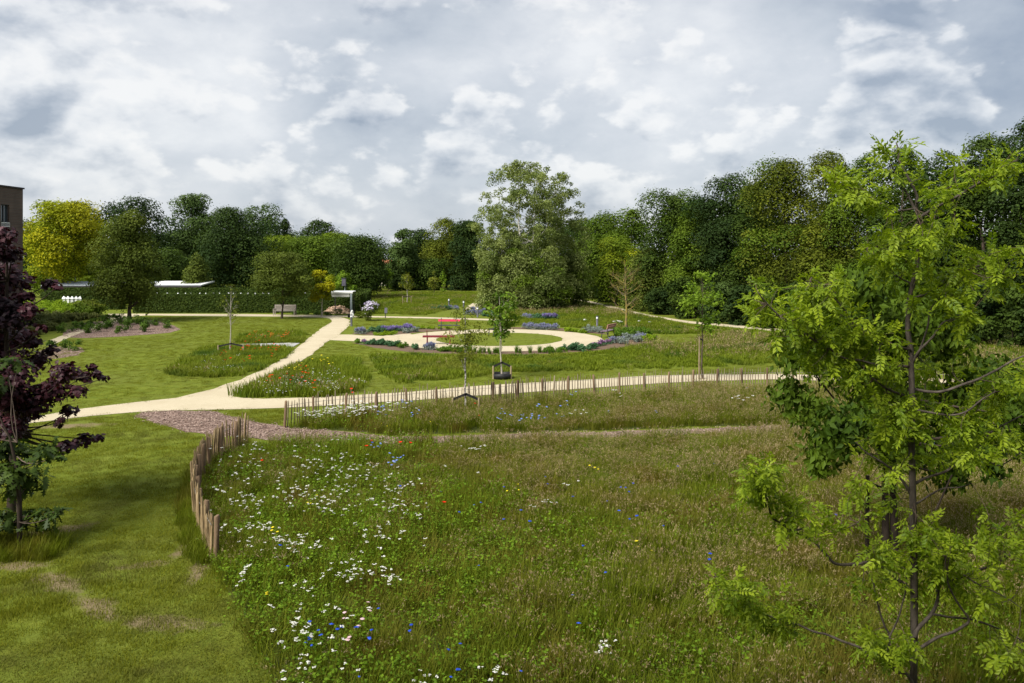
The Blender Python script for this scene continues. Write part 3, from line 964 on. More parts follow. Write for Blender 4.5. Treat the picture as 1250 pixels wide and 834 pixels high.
for bi, (r, pl) in enumerate(BR):
    slope = rng.uniform(-.0035, .0035)
    base_d = DL if bi not in (15, 20) else DL + .1
    pts = []
    L = 0
    for i, q in enumerate(pl):
        if i:
            L += math.hypot(q[0] - pl[i - 1][0], q[1] - pl[i - 1][1])
        d = base_d + slope * L
        pts.append(np.array(AT(q[0], q[1], d)) - lo)
        node_px.append((q[0], q[1]))
        node_w.append(pts[-1])
    k = len(pts)
    pc = smooth_curve(pts, 4)
    b = MB()
    b.tube(pc, np.linspace(r * .66, r * .26, len(pc)) / F_PX * DL * (1 + .08 * rng.normal(size=len(pc))), 7)
    b.build('limb', M['bark_locust'], loc_t, True)
node_px = np.array(node_px)
node_w = np.array(node_w)
LR = [(1092, 180, 26, 11, 13), (1085, 205, 22, 14, 10), (1040, 232, 36, 20, 36), (1075, 238, 18, 12, 8), (1140, 226, 28, 14, 14), (1190, 206, 36, 15, 24), (1230, 193, 26, 14, 18), (1150, 246, 22, 8, 8),
      (1100, 298, 46, 22, 66), (1162, 288, 34, 20, 32), (1068, 318, 26, 22, 30), (1150, 343, 46, 26, 54), (1186, 378, 26, 20, 20), (933, 368, 24, 26, 36), (983, 362, 24, 22, 22), (1008, 346, 32, 16, 34),
      (1020, 393, 50, 24, 60), (965, 398, 24, 20, 20), (1052, 422, 50, 20, 52), (1060, 458, 46, 24, 46), (1000, 440, 26, 20, 20), (1228, 310, 34, 14, 26), (1222, 345, 26, 18, 12), (1216, 466, 40, 12, 24),
      (1140, 448, 32, 16, 24), (1088, 503, 36, 26, 44), (1150, 500, 46, 16, 36), (1220, 492, 26, 12, 12), (1080, 550, 30, 30, 34), (1150, 543, 60, 24, 40), (1208, 545, 40, 20, 34), (1058, 598, 26, 30, 22),
      (930, 578, 30, 30, 50), (972, 618, 34, 24, 40), (908, 600, 18, 18, 12), (1004, 640, 22, 12, 12), (1108, 660, 50, 26, 54), (1172, 663, 46, 20, 44), (1226, 648, 36, 18, 34), (1132, 700, 58, 26, 48),
      (893, 718, 28, 22, 40), (935, 743, 30, 18, 30), (960, 766, 14, 14, 10), (1078, 785, 32, 20, 28), (1118, 790, 26, 14, 14), (1226, 790, 22, 16, 18), (1202, 725, 40, 12, 16), (1056, 716, 20, 14, 10), (1242, 690, 16, 16, 10)]
P, T, Nn, S = [], [], [], []
tw = MB()
for (cx, cy, rx, ry, n) in LR:
    nt = max(2, int(n * .46))
    cd = rng.normal() * .18
    for _ in range(nt):
        q = np.array([cx + rng.uniform(-1, 1) * rx * .85, cy + rng.uniform(-1, 1) * ry * .85])
        d2 = ((node_px - q) ** 2).sum(1)
        j = rng.choice(np.argsort(d2)[:3])
        a = node_w[j]
        e = np.array(AT(q[0], q[1], DL + cd + rng.normal() * .28)) - lo
        v = e - a
        L = np.linalg.norm(v)
        if L > .75:
            a = e - v / L * .6
            j2 = np.argmin(((node_w - a) ** 2).sum(1))
            if np.linalg.norm(node_w[j2] - a) < .75:
                a = node_w[j2]
        pl = limb(a, e, .35, 5, rng)
        tw.tube(pl, np.linspace(.0042, .0018, 5), 4, cap=False)
        v = unit(e - a)
        for s in rng.uniform(.3, 1.08, 5):
            s = min(s, 1)
            i = s * 4
            k = min(int(i), 3)
            p = pl[k] + (pl[k + 1] - pl[k]) * (i - k)
            t = unit(v * .6 + rng.normal(size=3) * .75 + np.array([0, 0, -.15]))
            nn = unit(np.array([0, 0, 1.]) + rng.normal(size=3) * .42)
            P.append(p); T.append(t); Nn.append(nn); S.append(rng.uniform(.16, .25))
tw.build('twigs', M['twig'], loc_t)
tn = np.clip(.5 + .28 * rng.normal(size=len(P)), 0, 1)
P, T, Nn, S = [np.array(q) for q in (P, T, Nn, S)]
Vs, Fs, ts, nv = [], [], [], 0
for q in range(4):
    V, Fc, t = place_leaves(P[q::4], T[q::4], Nn[q::4], S[q::4], PINNS[q], tn[q::4])
    Vs.append(V); Fs.append(Fc + nv); ts.append(t); nv += len(V)
t = np.concatenate(ts)
t = np.clip(t + .14 * rng.normal(size=len(t)), 0, 1)
link('crown', np_mesh('crown', np.concatenate(Vs), [np.concatenate(Fs)], M['locust'], t), loc_t)

# --- dark glossy tree behind it
DC = 15.2
cx0, cy0, _ = AT(1084, 310, DC)
ch = thing('cherry_tree', 'dark leafy two trunked young tree in the meadow grass behind the feathery tree', 'tree', (cx0, cy0, 0))
CB = [(975, 428, 34), (962, 482, 28), (990, 500, 30), (1012, 390, 36), (1058, 352, 36), (1040, 442, 50), (1100, 400, 50), (1112, 344, 34), (1030, 522, 38), (1080, 480, 46), (1150, 422, 42), (1130, 500, 46), (1182, 482, 38),
      (1150, 556, 38), (1192, 538, 36), (1214, 458, 32), (1240, 506, 34), (1238, 470, 28), (1008, 548, 32), (1000, 566, 20), (1095, 545, 32), (1058, 520, 34), (1164, 582, 20), (1138, 374, 32), (1252, 540, 26), (1215, 575, 16), (1270, 480, 34)]
crown, CC = place_cloud('crown', M['cherry'], CB, DC, 15000, .15, LANCE * np.array([1, 1.45, 1]), ch, np.random.default_rng(4), dspread=1.7, shell=.2, droop=.9, up=.5, flat=.9, tspread=.4)
b = MB()
for ox, top in ((-.03, (1086, 440)), (.13, (1104, 420))):
    pl = [(ox, 0, -.05), (ox - .01, .02, 1.), (ox, .03, 2.), tuple(np.array(AT(top[0], top[1], DC)) - np.array([cx0, cy0, 0]))]
    b.tube(smooth_curve(pl, 5), np.linspace(.085, .03, 16), 9, wob=.04)
b.build('trunk', M['bark_dark'], ch, True)
for i, c in enumerate(CC[::2]):
    a = np.array([.05 * rng.normal() + .03, 0, rng.uniform(1.7, 3.4)])
    b = MB()
    b.tube(limb(a, c, .3, 7, rng), np.linspace(.035, .010, 7), 6)
    b.build('limb', M['bark_dark'], ch, True)

sx, sy, _ = AT(1058, 310, 15.4)
st = thing('tree_stake', 'dark upright wooden stake left of the dark leafy tree trunks', 'stake', (sx, sy, 0))
b = MB(); b.tube([(0, 0, -.1), (.01, 0, .9), (.02, 0, 1.75)], [.042, .04, .038], 8, wob=.04); b.build('post', M['bark_dark'], st, True)
b = MB(); b.tube([(.02, 0, 1.62), (.2, -.05, 1.56), (.40, 0, 1.50)], .022, 6); b.build('tie', M['black'], st, True)
p0, p1 = np.array(AT(1162, 580, 14.6)), np.array(AT(1112, 690, 14.9))
st = thing('leaning_pole', 'thin dark pole leaning diagonally beside the feathery tree trunk', 'pole', (p1[0], p1[1], 0))
b = MB(); b.tube([p1 - np.array([p1[0], p1[1], 0]), (p0 + p1) / 2 - np.array([p1[0], p1[1], 0]), p0 - np.array([p1[0], p1[1], 0])], [.022, .02, .016], 7); b.build('rod', M['bark_dark'], st, True)
kp = np.array(AT(1130, 646, 14.72)) - np.array([p1[0], p1[1], 0])
b = MB(); b.tube([kp + np.array([-.05, 0, .02]), kp, kp + np.array([.05, 0, -.03])], [.02, .04, .02], 7); b.build('knot', M['black'], st, True)

# --- purple maple and oak at the left edge
DM = 18.6
mx, my, _ = AT(14, 310, DM)
mp_ = thing('purple_maple', 'dark purple leaved maple at the left edge in front of the brick building', 'tree', (mx, my, 0))
MBL = [(-12, 300, 26), (6, 287, 15), (14, 310, 16), (2, 340, 28), (26, 345, 15), (-30, 380, 50), (14, 385, 30), (36, 378, 14), (-5, 425, 40), (26, 412, 18), (62, 346, 9), (70, 350, 6), (14, 458, 32), (46, 440, 18), (62, 428, 10),
       (78, 455, 18), (102, 460, 11), (118, 458, 8), (64, 478, 22), (94, 478, 13), (36, 492, 28), (-5, 500, 38), (84, 502, 11), (14, 520, 20), (104, 536, 11), (120, 534, 7), (80, 545, 12), (65, 550, 10), (74, 515, 8), (-60, 440, 60), (-50, 330, 40),
       (40, 418, 12), (112, 448, 6), (126, 462, 5), (50, 400, 7), (30, 362, 12), (92, 541, 8), (8, 480, 30), (30, 505, 18), (10, 530, 16), (30, 530, 10)]
_, CM = place_cloud('crown', M['purple'], MBL, DM, 15000, .112, MAPLE, mp_, np.random.default_rng(5), dspread=1.6, shell=.15, up=.8, flat=.75, droop=.25, tspread=.5, jit=.5)
b = MB(); b.tube([(0, 0, -.05), (.02, 0, 1.2), (-.08, 0, 2.4), (-.12, 0, 4.2), (-.1, 0, 6.2)], [.10, .085, .075, .05, .02], 9, wob=.04); b.build('trunk', M['bark_dark'], mp_, True)
for c in CM:
    b = MB(); z = np.clip(c[2] - rng.uniform(.2, .8), 1.9, 5.8)
    b.tube(limb((-.1, 0, z), c, .3, 6, rng), np.linspace(.028, .007, 6), 5); b.build('limb', M['bark_dark'], mp_, True)
DO = 16.2
ox, oy, _ = AT(24, 310, DO)
ok = thing('oak_sapling', 'young oak with lobed dark green leaves low at the left edge below the purple maple', 'tree', (ox, oy, 0))
OB = [(8, 545, 20), (30, 552, 20), (52, 558, 16), (12, 580, 24), (38, 585, 22), (62, 545, 12), (70, 556, 9), (18, 600, 16), (5, 632, 20), (28, 634, 18), (50, 628, 15), (66, 630, 11), (75, 624, 8), (-25, 570, 34), (-30, 640, 26), (8, 444, 14), (24, 440, 9), (-15, 470, 26), (-40, 520, 30), (56, 640, 9)]
_, CO = place_cloud('crown', M['oak'], OB, DO, 1500, .21, OAK, ok, np.random.default_rng(6), dspread=.8, shell=.15, up=.9, flat=.7, droop=.2, tspread=.5, jit=.45)
b = MB(); b.tube([(0, 0, -.05), (0, 0, 1.0), (-.06, 0, 1.7), (-.2, 0, 2.3), (-.45, 0, 2.8)], [.05, .045, .036, .022, .01], 9, wob=.03); b.build('trunk', M['bark_dark'], ok, True)
for c in CO:
    b = MB(); b.tube(limb((-.05, 0, np.clip(c[2] - .25, .6, 2.2)), c, .3, 6, rng), np.linspace(.014, .005, 6), 5); b.build('limb', M['bark'], ok, True)

# ================================================================== TREES OF THE PARK AND THE WOODS
WOODG = 'dense trees of the wood on the right'
tree_at(158, 71, 256, 88, name='park_tree', label='dense grey green conical tree standing in the wood chip bed at left', leaf='olive', prof='spire', t0=.15, ncl=120, nleaf=36000, L=.18, trunk_r=.17, seed=1, out=.45, bark='bark')
tree_at(344, 74.5, 307, 80, name='park_tree', label='low spreading olive tree in front of the wooden bench', leaf='olive', prof='umbrella', t0=.30, ncl=60, nleaf=19000, L=.165, trunk_r=.10, seed=2, flat=.6, bark='bark', shell=.3)
tree_at(393, 77, 331, 36, name='golden_tree', label='small golden yellow leaved tree beside the white roofed shelter', leaf='yellow', leaf2='yellowlime', prof='round', t0=.30, ncl=30, nleaf=7000, L=.18, trunk_r=.06, seed=3, bark='bark_pale')
tree_at(419, 92, 329, 26, name='young_tree', label='lime green young tree behind the grey box on a pole', leaf='sap', prof='egg', t0=.1, ncl=24, nleaf=2600, L=.24, seed=4)
tree_at(434, 84, 349, 18, name='young_tree', label='small lime green shrub like tree right of the white roofed shelter', leaf='sap', prof='egg', t0=.1, ncl=14, nleaf=1100, L=.22, seed=5)
tree_at(77, 104, 248, 100, name='golden_tree', label='big golden yellow tree beside the brick building', leaf='yellow', leaf2='yellowlime', frac2=.5, prof='round', t0=.2, ncl=100, nleaf=32000, L=.28, seed=6, bark='bark')
tree_at(60, 112, 310, 66, name='park_tree', label='lime green tree below the golden tree, behind the lamp post', leaf='light', leaf2='yellowlime', frac2=.25, prof='umbrella', t0=.1, ncl=45, nleaf=14000, L=.25, seed=7, flat=.55)
tree_at(108, 113, 314, 56, name='park_tree', label='lime green spreading tree behind the long low roof, right of the lamp post', leaf='light', prof='umbrella', t0=.1, ncl=40, nleaf=12000, L=.25, seed=8, flat=.55)
BG = [  # px, D, top, width, leaf, prof, n, L, label
    (95, 135, 249, 70, 'blue', 'skirt', 9000, .5, 'dark tree top showing above the golden tree at left'),
    (128, 142, 250, 62, 'deep', 'skirt', 8000, .5, 'dark tree between the golden tree and the conical tree'),
    (172, 128, 244, 84, 'deep', 'skirt', 13000, .46, 'tall dark tree behind the conical tree'),
    (205, 124, 306, 60, 'dark', 'round', 6500, .42, 'low dark green tree right behind the conical tree'),
    (234, 138, 239, 58, 'blue', 'fan', 11000, .46, 'tall grey green poplar rising above the dark trees at left'),
    (240, 104, 308, 48, 'olive', 'cone', 5500, .32, 'pointed pale olive young tree behind the white end of the long roof'),
    (284, 116, 257, 88, 'deep', 'skirt', 17000, .40, 'big broad dark tree left of the low spreading tree'),
    (318, 152, 251, 56, 'blue', 'fan', 6000, .5, 'airy tree top with sky showing through above the dark trees'),
    (348, 155, 262, 46, 'deep', 'cone', 7000, .5, 'dark pointed tree top above the pale willow like trees'),
    (390, 152, 271, 54, 'deep', 'round', 8000, .5, 'dark rounded tree top above the round bright edged tree'),
    (338, 124, 291, 66, 'light', 'round', 9000, .40, 'pale green rounded tree behind the low spreading tree'),
    (378, 121, 292, 72, 'mid', 'round', 11000, .38, 'mid green round tree behind the small golden tree'),
    (404, 128, 286, 50, 'light', 'round', 7000, .42, 'pale green tree behind the grey box on a pole'),
    (434, 108, 290, 76, 'dark', 'round', 15000, .34, 'dense rounded dark tree with bright top right of the grey box on a pole'),
    (452, 128, 300, 36, 'deep', 'skirt', 7000, .5, 'dark tree behind the small red roof'),
    (491, 132, 281, 38, 'blue', 'skirt', 8000, .46, 'airy bluish tree left of the middle of the park'),
    (512, 158, 280, 50, 'deep', 'skirt', 9000, .5, 'dark tree between the two airy trees at the far edge of the park'),
    (545, 140, 268, 60, 'brownish', 'fan', 11000, .42, 'olive topped tall tree left of the birch group'),
    (572, 132, 272, 52, 'deep', 'skirt', 11000, .42, 'dark tree touching the left side of the birch group'),
    (524, 134, 318, 60, 'dark', 'round', 8000, .42, 'low dark tree at the far end of the lawn'),
    (490, 138, 322, 60, 'deep', 'round', 8000, .42, 'low dark tree at the far end of the lawn beside the thin saplings'),
    (30, 170, 272, 90, 'deep', 'skirt', 8000, .6, 'distant dark tree behind the golden tree'),
    (330, 172, 288, 150, 'deep', 'skirt', 13000, .6, 'wide dark tree far behind the pale rounded trees'),
    (430, 176, 296, 130, 'deep', 'skirt', 12000, .6, 'wide dark tree far behind the rounded dark tree'),
    (225, 165, 285, 140, 'deep', 'skirt', 12000, .6, 'wide dark tree far behind the poplar'),
    (545, 172, 296, 120, 'deep', 'skirt', 12000, .6, 'wide dark tree far behind the birch group'),
]
for i, (px, D, top, w, lf, pf, n, L, lb) in enumerate(BG):
    tree_at(px, D, top, w, name='tree', label=lb, leaf=lf, prof=pf, t0=.03 if pf != 'fan' else .15, ncl=int(30 + w * .75), nleaf=int(n * 1.6), L=L * .78, seed=20 + i, lump=.34, cr=w / F_PX * D * .165, shell=.6, jit=.42, upb=.55, bark='bark_dark', nlimb=8, group='trees of the far edge of the park')
WD = [
    (706, 118, 270, 74, 'deep', 9000, .40, 'dark tree at the right shoulder of the birch group'),
    (735, 108, 262, 78, 'mid', 12000, .36, 'mid green tree between the birch group and the lime tree'),
    (752, 93, 284, 56, 'light', 9000, .28, 'bright lime green bushy tree behind the leafless yellow tree'),
    (772, 101, 258, 60, 'mid', 9000, .34, 'light topped tree above the leafless yellow tree'),
    (792, 84, 305, 60, 'olive', 7000, .28, 'low olive tree right of the leafless yellow tree'),
    (822, 83, 236, 84, 'dark', 16000, .29, 'tall dark tree rising right of the leafless yellow tree'),
    (848, 79, 248, 62, 'mid', 13000, .27, 'mid green tree with a light side left of the tallest dark tree'),
    (884, 77, 211, 76, 'deep', 17000, .28, 'tall dark tree with a ragged top in the middle of the wood'),
    (918, 74, 228, 66, 'dark', 15000, .26, 'dark tree in the wood left of the olive brown tree'),
    (960, 69, 200, 104, 'brownish', 21000, .26, 'broad olive brown tree of the wood edge'),
    (1010, 65, 190, 90, 'brownish', 20000, .25, 'rounded olive brown tree left of the feathery tree top'),
    (1058, 63, 187, 84, 'mid', 18000, .25, 'mid green tree directly behind the feathery tree top'),
    (1104, 61, 183, 76, 'dark', 17000, .25, 'dark tree behind the trunk of the feathery tree'),
    (1150, 60, 189, 76, 'deep', 17000, .25, 'dark tree of the wood right of the feathery tree trunk'),
    (1202, 57, 172, 96, 'dark', 20000, .25, 'tall dark tree near the right edge of the wood'),
    (1262, 54, 146, 104, 'deep', 20000, .25, 'tallest dark tree cut by the right edge of the picture'),
    (1335, 50, 140, 120, 'dark', 12000, .28, 'tree of the wood beyond the right edge'),
]
for i, (px, D, top, w, lf, n, L, lb) in enumerate(WD):
    tree_at(px, D, top, w, name='wood_tree', label=lb, leaf=lf, leaf2='mid' if lf in ('dark', 'brownish') else ('yellowlime' if lf == 'light' else None), frac2=.2, prof='skirt', t0=.02, ncl=int(26 + w * .5), nleaf=int(n * 1.7), L=L * .78, seed=60 + i, lump=.36, nlimb=12, group=WOODG, bark='bark', jit=.42, shell=.6, cr=w / F_PX * D * .19, upb=.62)
for i, (px, D, top, w) in enumerate([(680, 135, 276, 90), (760, 122, 276, 110), (850, 104, 244, 120), (925, 94, 226, 120), (1030, 86, 205, 130), (1130, 80, 200, 130), (1225, 76, 182, 140), (640, 140, 285, 90)]):
    tree_at(px, D, top, w, name='wood_tree', label='dark tree deep inside the wood seen only between the front trees', leaf='deep', prof='skirt', t0=.02, ncl=70, nleaf=9000, L=.42, seed=90 + i, nlimb=6, group='trees deep inside the wood')
UB = [(806, 80, 352, 40, 'deep'), (838, 75, 340, 46, 'dark'), (872, 71, 345, 50, 'blue'), (905, 68, 350, 44, 'deep'), (940, 65, 352, 50, 'dark'), (985, 62, 348, 56, 'deep'), (1035, 59, 350, 56, 'dark'), (1085, 57, 352, 56, 'deep'),
      (1135, 55.5, 350, 60, 'dark'), (1185, 53, 348, 60, 'deep'), (1235, 50.5, 350, 60, 'dark'), (1285, 48, 350, 60, 'deep'), (775, 88, 350, 36, 'dark'), (745, 100, 345, 40, 'deep'), (718, 110, 343, 40, 'deep')]
for i, (px, D, top, w, lf) in enumerate(UB):
    tree_at(px, D, top, w, name='edge_shrub', label='dark leafy shrub filling the foot of the wood behind the wood path', cat='shrub', leaf=lf, prof='column', t0=.0, ncl=45, nleaf=6500, L=.23, seed=110 + i, trunk_r=.05, nlimb=5, group='shrubs along the foot of the wood', lump=.3)
# birch group ----------------------------------------------------------------
tree_at(640, 89, 198, 118, name='birch_tree', label='tallest birch of the group in the middle with white trunk showing through pale leaves', leaf='birch', prof='oval', t0=.06, ncl=520, cr=.48, nleaf=42000, L=.21, bark='bark_birch', trunk_r=.19, nlimb=30, seed=131, lump=.22, upb=.3, out=.38, trunks=2, shell=.3, jit=.8, twigs=1)
tree_at(682, 91, 211, 74, name='birch_tree', label='right hand birch of the group with an open top', leaf='birch', prof='oval', t0=.12, ncl=210, cr=.46, nleaf=16000, L=.21, bark='bark_birch', trunk_r=.16, nlimb=20, seed=132, lump=.36, out=.30, shell=.3, jit=.8, twigs=1)
tree_at(612, 87, 262, 56, name='birch_tree', label='lower birch at the left side of the birch group', leaf='birch', prof='egg', t0=.05, ncl=130, cr=.5, nleaf=13500, L=.21, bark='bark_birch', trunk_r=.09, nlimb=14, seed=133, lump=.36, out=.34, shell=.3, jit=.8)
for i, (px, D, top, w) in enumerate([(600, 86, 315, 44), (632, 85, 305, 58), (668, 86, 300, 58), (700, 90, 310, 44), (655, 84.5, 340, 50)]):
    tree_at(px, D, top, w, name='birch_shrub', label='dense leafy shoots around the foot of the birch group', cat='shrub', leaf='birch', leaf2='mid', frac2=.3, prof='column', t0=0., ncl=50, cr=.8, nleaf=11000, L=.20, seed=140 + i, trunk_r=.05, nlimb=6, group='leafy shoots at the foot of the birches', jit=.8)
# young trees ---------------------------------------------------------------
def gx_(px, py):
    return G(px, py)


def sapling(px, py, top, w, name, label, leaf, n, L, tr, t0, bark, seed, prof='egg', ncl=22, cr=None, tw=3, lump=.3, nl=14):
    x, y = G(px, py)
    H = EYE - (top - HZ) / F_PX * y
    return tree(name, label, x, y, H, w / F_PX * y, leaf=leaf, t0=t0, prof=prof, ncl=ncl, cr=cr, nleaf=n, L=L, bark=bark, trunk_r=tr, nlimb=nl, seed=seed, twigs=tw, shell=.1, jit=.8, lump=lump, out=.5)


sapling(568, 505, 374, 46, 'young_birch', 'thin young tree with speckled trunk and sparse yellow green leaves', 'sapdull', 1700, .09, .045, .47, 'bark_speck', 151, ncl=34, cr=.22)
sapling(613, 462, 354, 48, 'young_tree', 'young tree with big green leaves and a black ring at its foot', 'sapmid', 900, .19, .045, .42, 'bark_pale', 152, ncl=24, cr=.30)
sapling(857, 463, 332, 62, 'young_tree', 'bright green young tree tied to a pale wooden stake by the picket fence', 'sap', 1150, .17, .05, .42, 'bark', 153, ncl=34, cr=.34, prof='egg')
sapling(765, 405, 311, 58, 'bare_tree', 'nearly leafless young tree with yellow lichen on its trunk', 'olive', 170, .14, .11, .38, 'bark_lichen', 154, ncl=40, cr=.3, tw=7, nl=30, prof='fan', lump=.15)
sapling(281, 430, 345, 30, 'young_tree', 'small almost bare tree with a whitish trunk beside the poppies on the left lawn', 'brownish', 200, .13, .05, .42, 'bark_pale', 155, ncl=22, cr=.25, tw=5, prof='egg', nl=16)
sapling(497, 370.5, 334, 20, 'young_tree', 'thin pale trunked sapling on the far lawn right of the hedge end', 'sapdull', 480, .2, .07, .38, 'bark_pale', 156, ncl=16, cr=.5)
sapling(448, 358.5, 332, 16, 'young_tree', 'pale thin sapling at the far edge of the lawn, just right of the hedge end', 'sapdull', 420, .25, .07, .3, 'bark_pale', 157, ncl=14, cr=.6)
sapling(474, 356, 328, 12, 'young_tree', 'slim green sapling standing between two pale saplings on the far lawn', 'sap', 420, .28, .05, .15, 'bark', 158, ncl=14, cr=.5)
sapling(541.5, 356.5, 328, 6, 'young_tree', 'narrow column shaped bright green sapling left of the birch group', 'sap', 460, .26, .05, .04, 'bark', 159, ncl=16, cr=.35, prof='column')
sapling(530, 358, 330, 16, 'young_tree', 'loose green sapling beside the narrow column shaped sapling', 'sapdull', 420, .26, .05, .2, 'bark', 160, ncl=14, cr=.5)

# tree supports --------------------------------------------------------------
def support(px, py, half, h, name, label, tie_z, ring=False, d0=0, apex=0.):
    x, y = G(px, py)
    root = thing(name, label, 'tree support', (x, y, 0))
    for k, sx in enumerate((-1, 1)):
        b = MB(); b.tube([(sx * half, -.18 + d0, -.1), (sx * half * 1.01, -.18 + d0, h * .6), (sx * half * 1.02, -.18 + d0, h)], [.045, .043, .04], 8, wob=.04)
        b.build('stake', M['stake'], root, True)
        b = MB()
        b.box(((sx * half) / 2, -.1 + d0 / 2, tie_z + apex / 2), (math.hypot(half, apex) + .06, .02, .09), rot=Matrix.Rotation(math.atan2(apex, half) * sx, 4, 'Y'))
        b.build('strap', M['black'], root)
    if ring:
        b = MB()
        a = np.linspace(0, 2 * math.pi, 25)
        for z0, z1 in ((0.0, .26),):
            V = []
            for t in a[:-1]:
                for r, z in ((.46, z0), (.48, z1), (.44, z1), (.42, z0)):
                    V.append((r * math.cos(t), r * math.sin(t), z + (.02 * math.sin(3 * t) if z > .1 else 0)))
            n = 24
            f = [((i * 4 + j), ((i + 1) % n) * 4 + j, ((i + 1) % n) * 4 + (j + 1) % 4, i * 4 + (j + 1) % 4) for i in range(n) for j in range(4)]
            b.add(V, f)
        b.build('watering_ring', M['black'], root, True)
    return root


support(569, 505, .48, .62, 'tree_support', 'two wooden stakes with a black tie holding the thin speckled trunk in the back meadow', .55, apex=.2)
support(613, 462, .42, .62, 'tree_support', 'two pale stakes with black straps and a black watering ring round the young tree', .58, ring=True, apex=.2)
support(283, 431, .75, .50, 'tree_support', 'low stakes with a black tie at the whitish trunk among the poppies', .42, apex=.16)
support(497, 371, .5, .95, 'tree_support', 'dark tie between stakes on the pale sapling of the far lawn', .85)
x, y = G(853, 463)
st = thing('tree_stake', 'pale wooden stake with a dark tie holding the bright green young tree by the fence', 'stake', (x, y - .06, 0))
b = MB(); b.tube([(0, 0, -.1), (.01, 0, 1.0), (.02, 0, 2.05)], [.04, .038, .036], 8, wob=.03); b.build('post', M['stake'], st, True)
b = MB(); b.box((.09, .03, 1.92), (.24, .03, .07), rot=Matrix.Rotation(R(28), 4, 'Y')); b.build('tie', M['black'], st)

# ================================================================== HEDGES AND THE LOW SHRUB BANK
def hedge(name, label, x0, x1, y, h, d, n, L=.11, y1=None, seed=0):
    rng = np.random.default_rng(seed)
    y1 = y if y1 is None else y1
    root = thing(name, label, 'hedge', ((x0 + x1) / 2, (y + y1) / 2, 0))
    ang = math.atan2(y1 - y, x1 - x0)
    Ln = math.hypot(x1 - x0, y1 - y)
    b = MB()
    b.box((0, 0, h / 2 - .03), (Ln - .1, d - .12, h - .1))
    V0 = b.v[0] @ np.array(Matrix.Rotation(ang, 3, 'Z')).T
    u = rng.random(n)
    face = rng.choice(4, n, p=[.5, .06, .40, .04])
    P = np.zeros((n, 3)); Nn = np.zeros((n, 3))
    q = rng.random(n)
    wob = .03 * rng.normal(size=n) + .04 * np.sin(u * Ln * 2.1) * np.sin(q * 5)
    for f in range(4):
        k = face == f
        if f == 0:
            P[k] = np.stack([(u[k] - .5) * Ln, np.full(k.sum(), -d / 2) + wob[k], q[k] * h], 1); Nn[k] = (0, -1, .25)
        elif f == 1:
            P[k] = np.stack([(u[k] - .5) * Ln, np.full(k.sum(), d / 2) + wob[k], q[k] * h], 1); Nn[k] = (0, 1, .25)
        elif f == 2:
            P[k] = np.stack([(u[k] - .5) * Ln, (q[k] - .5) * d, np.full(k.sum(), h) + wob[k]], 1); Nn[k] = (0, 0, 1)
        else:
            sg = np.where(q[k] > .5, 1, -1)
            P[k] = np.stack([sg * Ln / 2 + wob[k], (rng.random(k.sum()) - .5) * d, u[k] * h], 1); Nn[k] = np.stack([sg, 0 * sg, 0 * sg], 1)
    Mx = np.array(Matrix.Rotation(ang, 3, 'Z')).T
    P, Nn = P @ Mx, Nn @ Mx
    Nn = unit(Nn + .5 * rng.normal(size=(n, 3)))
    T = unit(np.cross(Nn, rng.normal(size=(n, 3))))
    V, F, t = place_leaves(P, T, Nn, L * (.6 + .8 * rng.random(n)), RHOMB, np.clip(.5 + .3 * rng.normal(size=n), 0, 1))
    me = np_mesh('foliage', np.concatenate([V, V0]), [F, np.array([(0, 3, 2, 1), (4, 5, 6, 7), (0, 1, 5, 4), (1, 2, 6, 5), (2, 3, 7, 6), (3, 0, 4, 7)]) + len(V)], M['hedge'], np.concatenate([t, np.full(6, .1)]))
    link('foliage', me, root)
    return root


X = lambda px, d: (px - CX) / F_PX * d
hedge('hedge', 'long clipped dark hedge in front behind the wooden bench', X(165, 82), X(441, 82), 82.2, 1.86, 1.3, 15000, .17, seed=1)
hedge('hedge', 'clipped dark hedge at left behind the lime shrub bank', X(54, 87), X(150, 87), 87, 1.86, 1.3, 6000, .17, seed=2)
hedge('hedge', 'clipped hedge side running back from the white roofed shelter', X(441, 82.5), X(447, 93), 83., 1.95, 1.1, 3500, .17, y1=93, seed=3)
hedge('hedge', 'second clipped hedge behind, under the long low roof', X(54, 96), X(440, 96), 97, 1.85, 1.2, 13000, .2, seed=4)
# white posts between hedges
for px in (177, 190, 203, 217.5, 226, 234.5, 243, 250.5, 259.5, 268, 277, 285, 293.5, 303, 312, 321, 330, 353, 361, 371, 379, 387):
    if px < 395:
        o = thing('white_post', 'small white pointed post top peeking over the long clipped hedge', 'post', (X(px, 88), 88 + RNG.normal() * .2, 0), RNG.normal() * .2, 'white post tops over the long hedge')
        w = .20 + (.14 if px > 320 else 0) * RNG.random() + .08 * RNG.random()
        b = MB(); b.box((0, 0, .72), (w * .9, w * .9, 1.44)); b.build('shaft', M['white'], o)
        b = MB(); b.box((0, 0, 1.44 + .14), (w * 1.5, w * 1.5, .28), taper=.15); b.build('cap', M['white'], o)
b = MB(); b.box((X(282, 87.6), 87.4, .70), (X(392, 87.6) - X(172, 87.6), .06, 1.30)); tag(b.build('white_panel_fence', M['white']), 'low white fence showing as a thin line above the long clipped hedge', 'fence')
for i, px in enumerate((78, 83, 88, 93, 97.5)):
    o = thing('white_post', 'white pointed post in the tight row above the lime shrub bank', 'post', (X(px, 85), 85, 0), .1 * i, 'tight row of white posts above the lime shrub bank')
    b = MB(); b.box((0, 0, .63), (.24, .2, 1.26)); b.build('shaft', M['white'], o)
    b = MB(); b.box((0, 0, 1.26 + .13), (.40, .30, .26), taper=.15, rot=Matrix.Rotation(.12 * (i - 2), 4, 'Y')); b.build('cap', M['white'], o)
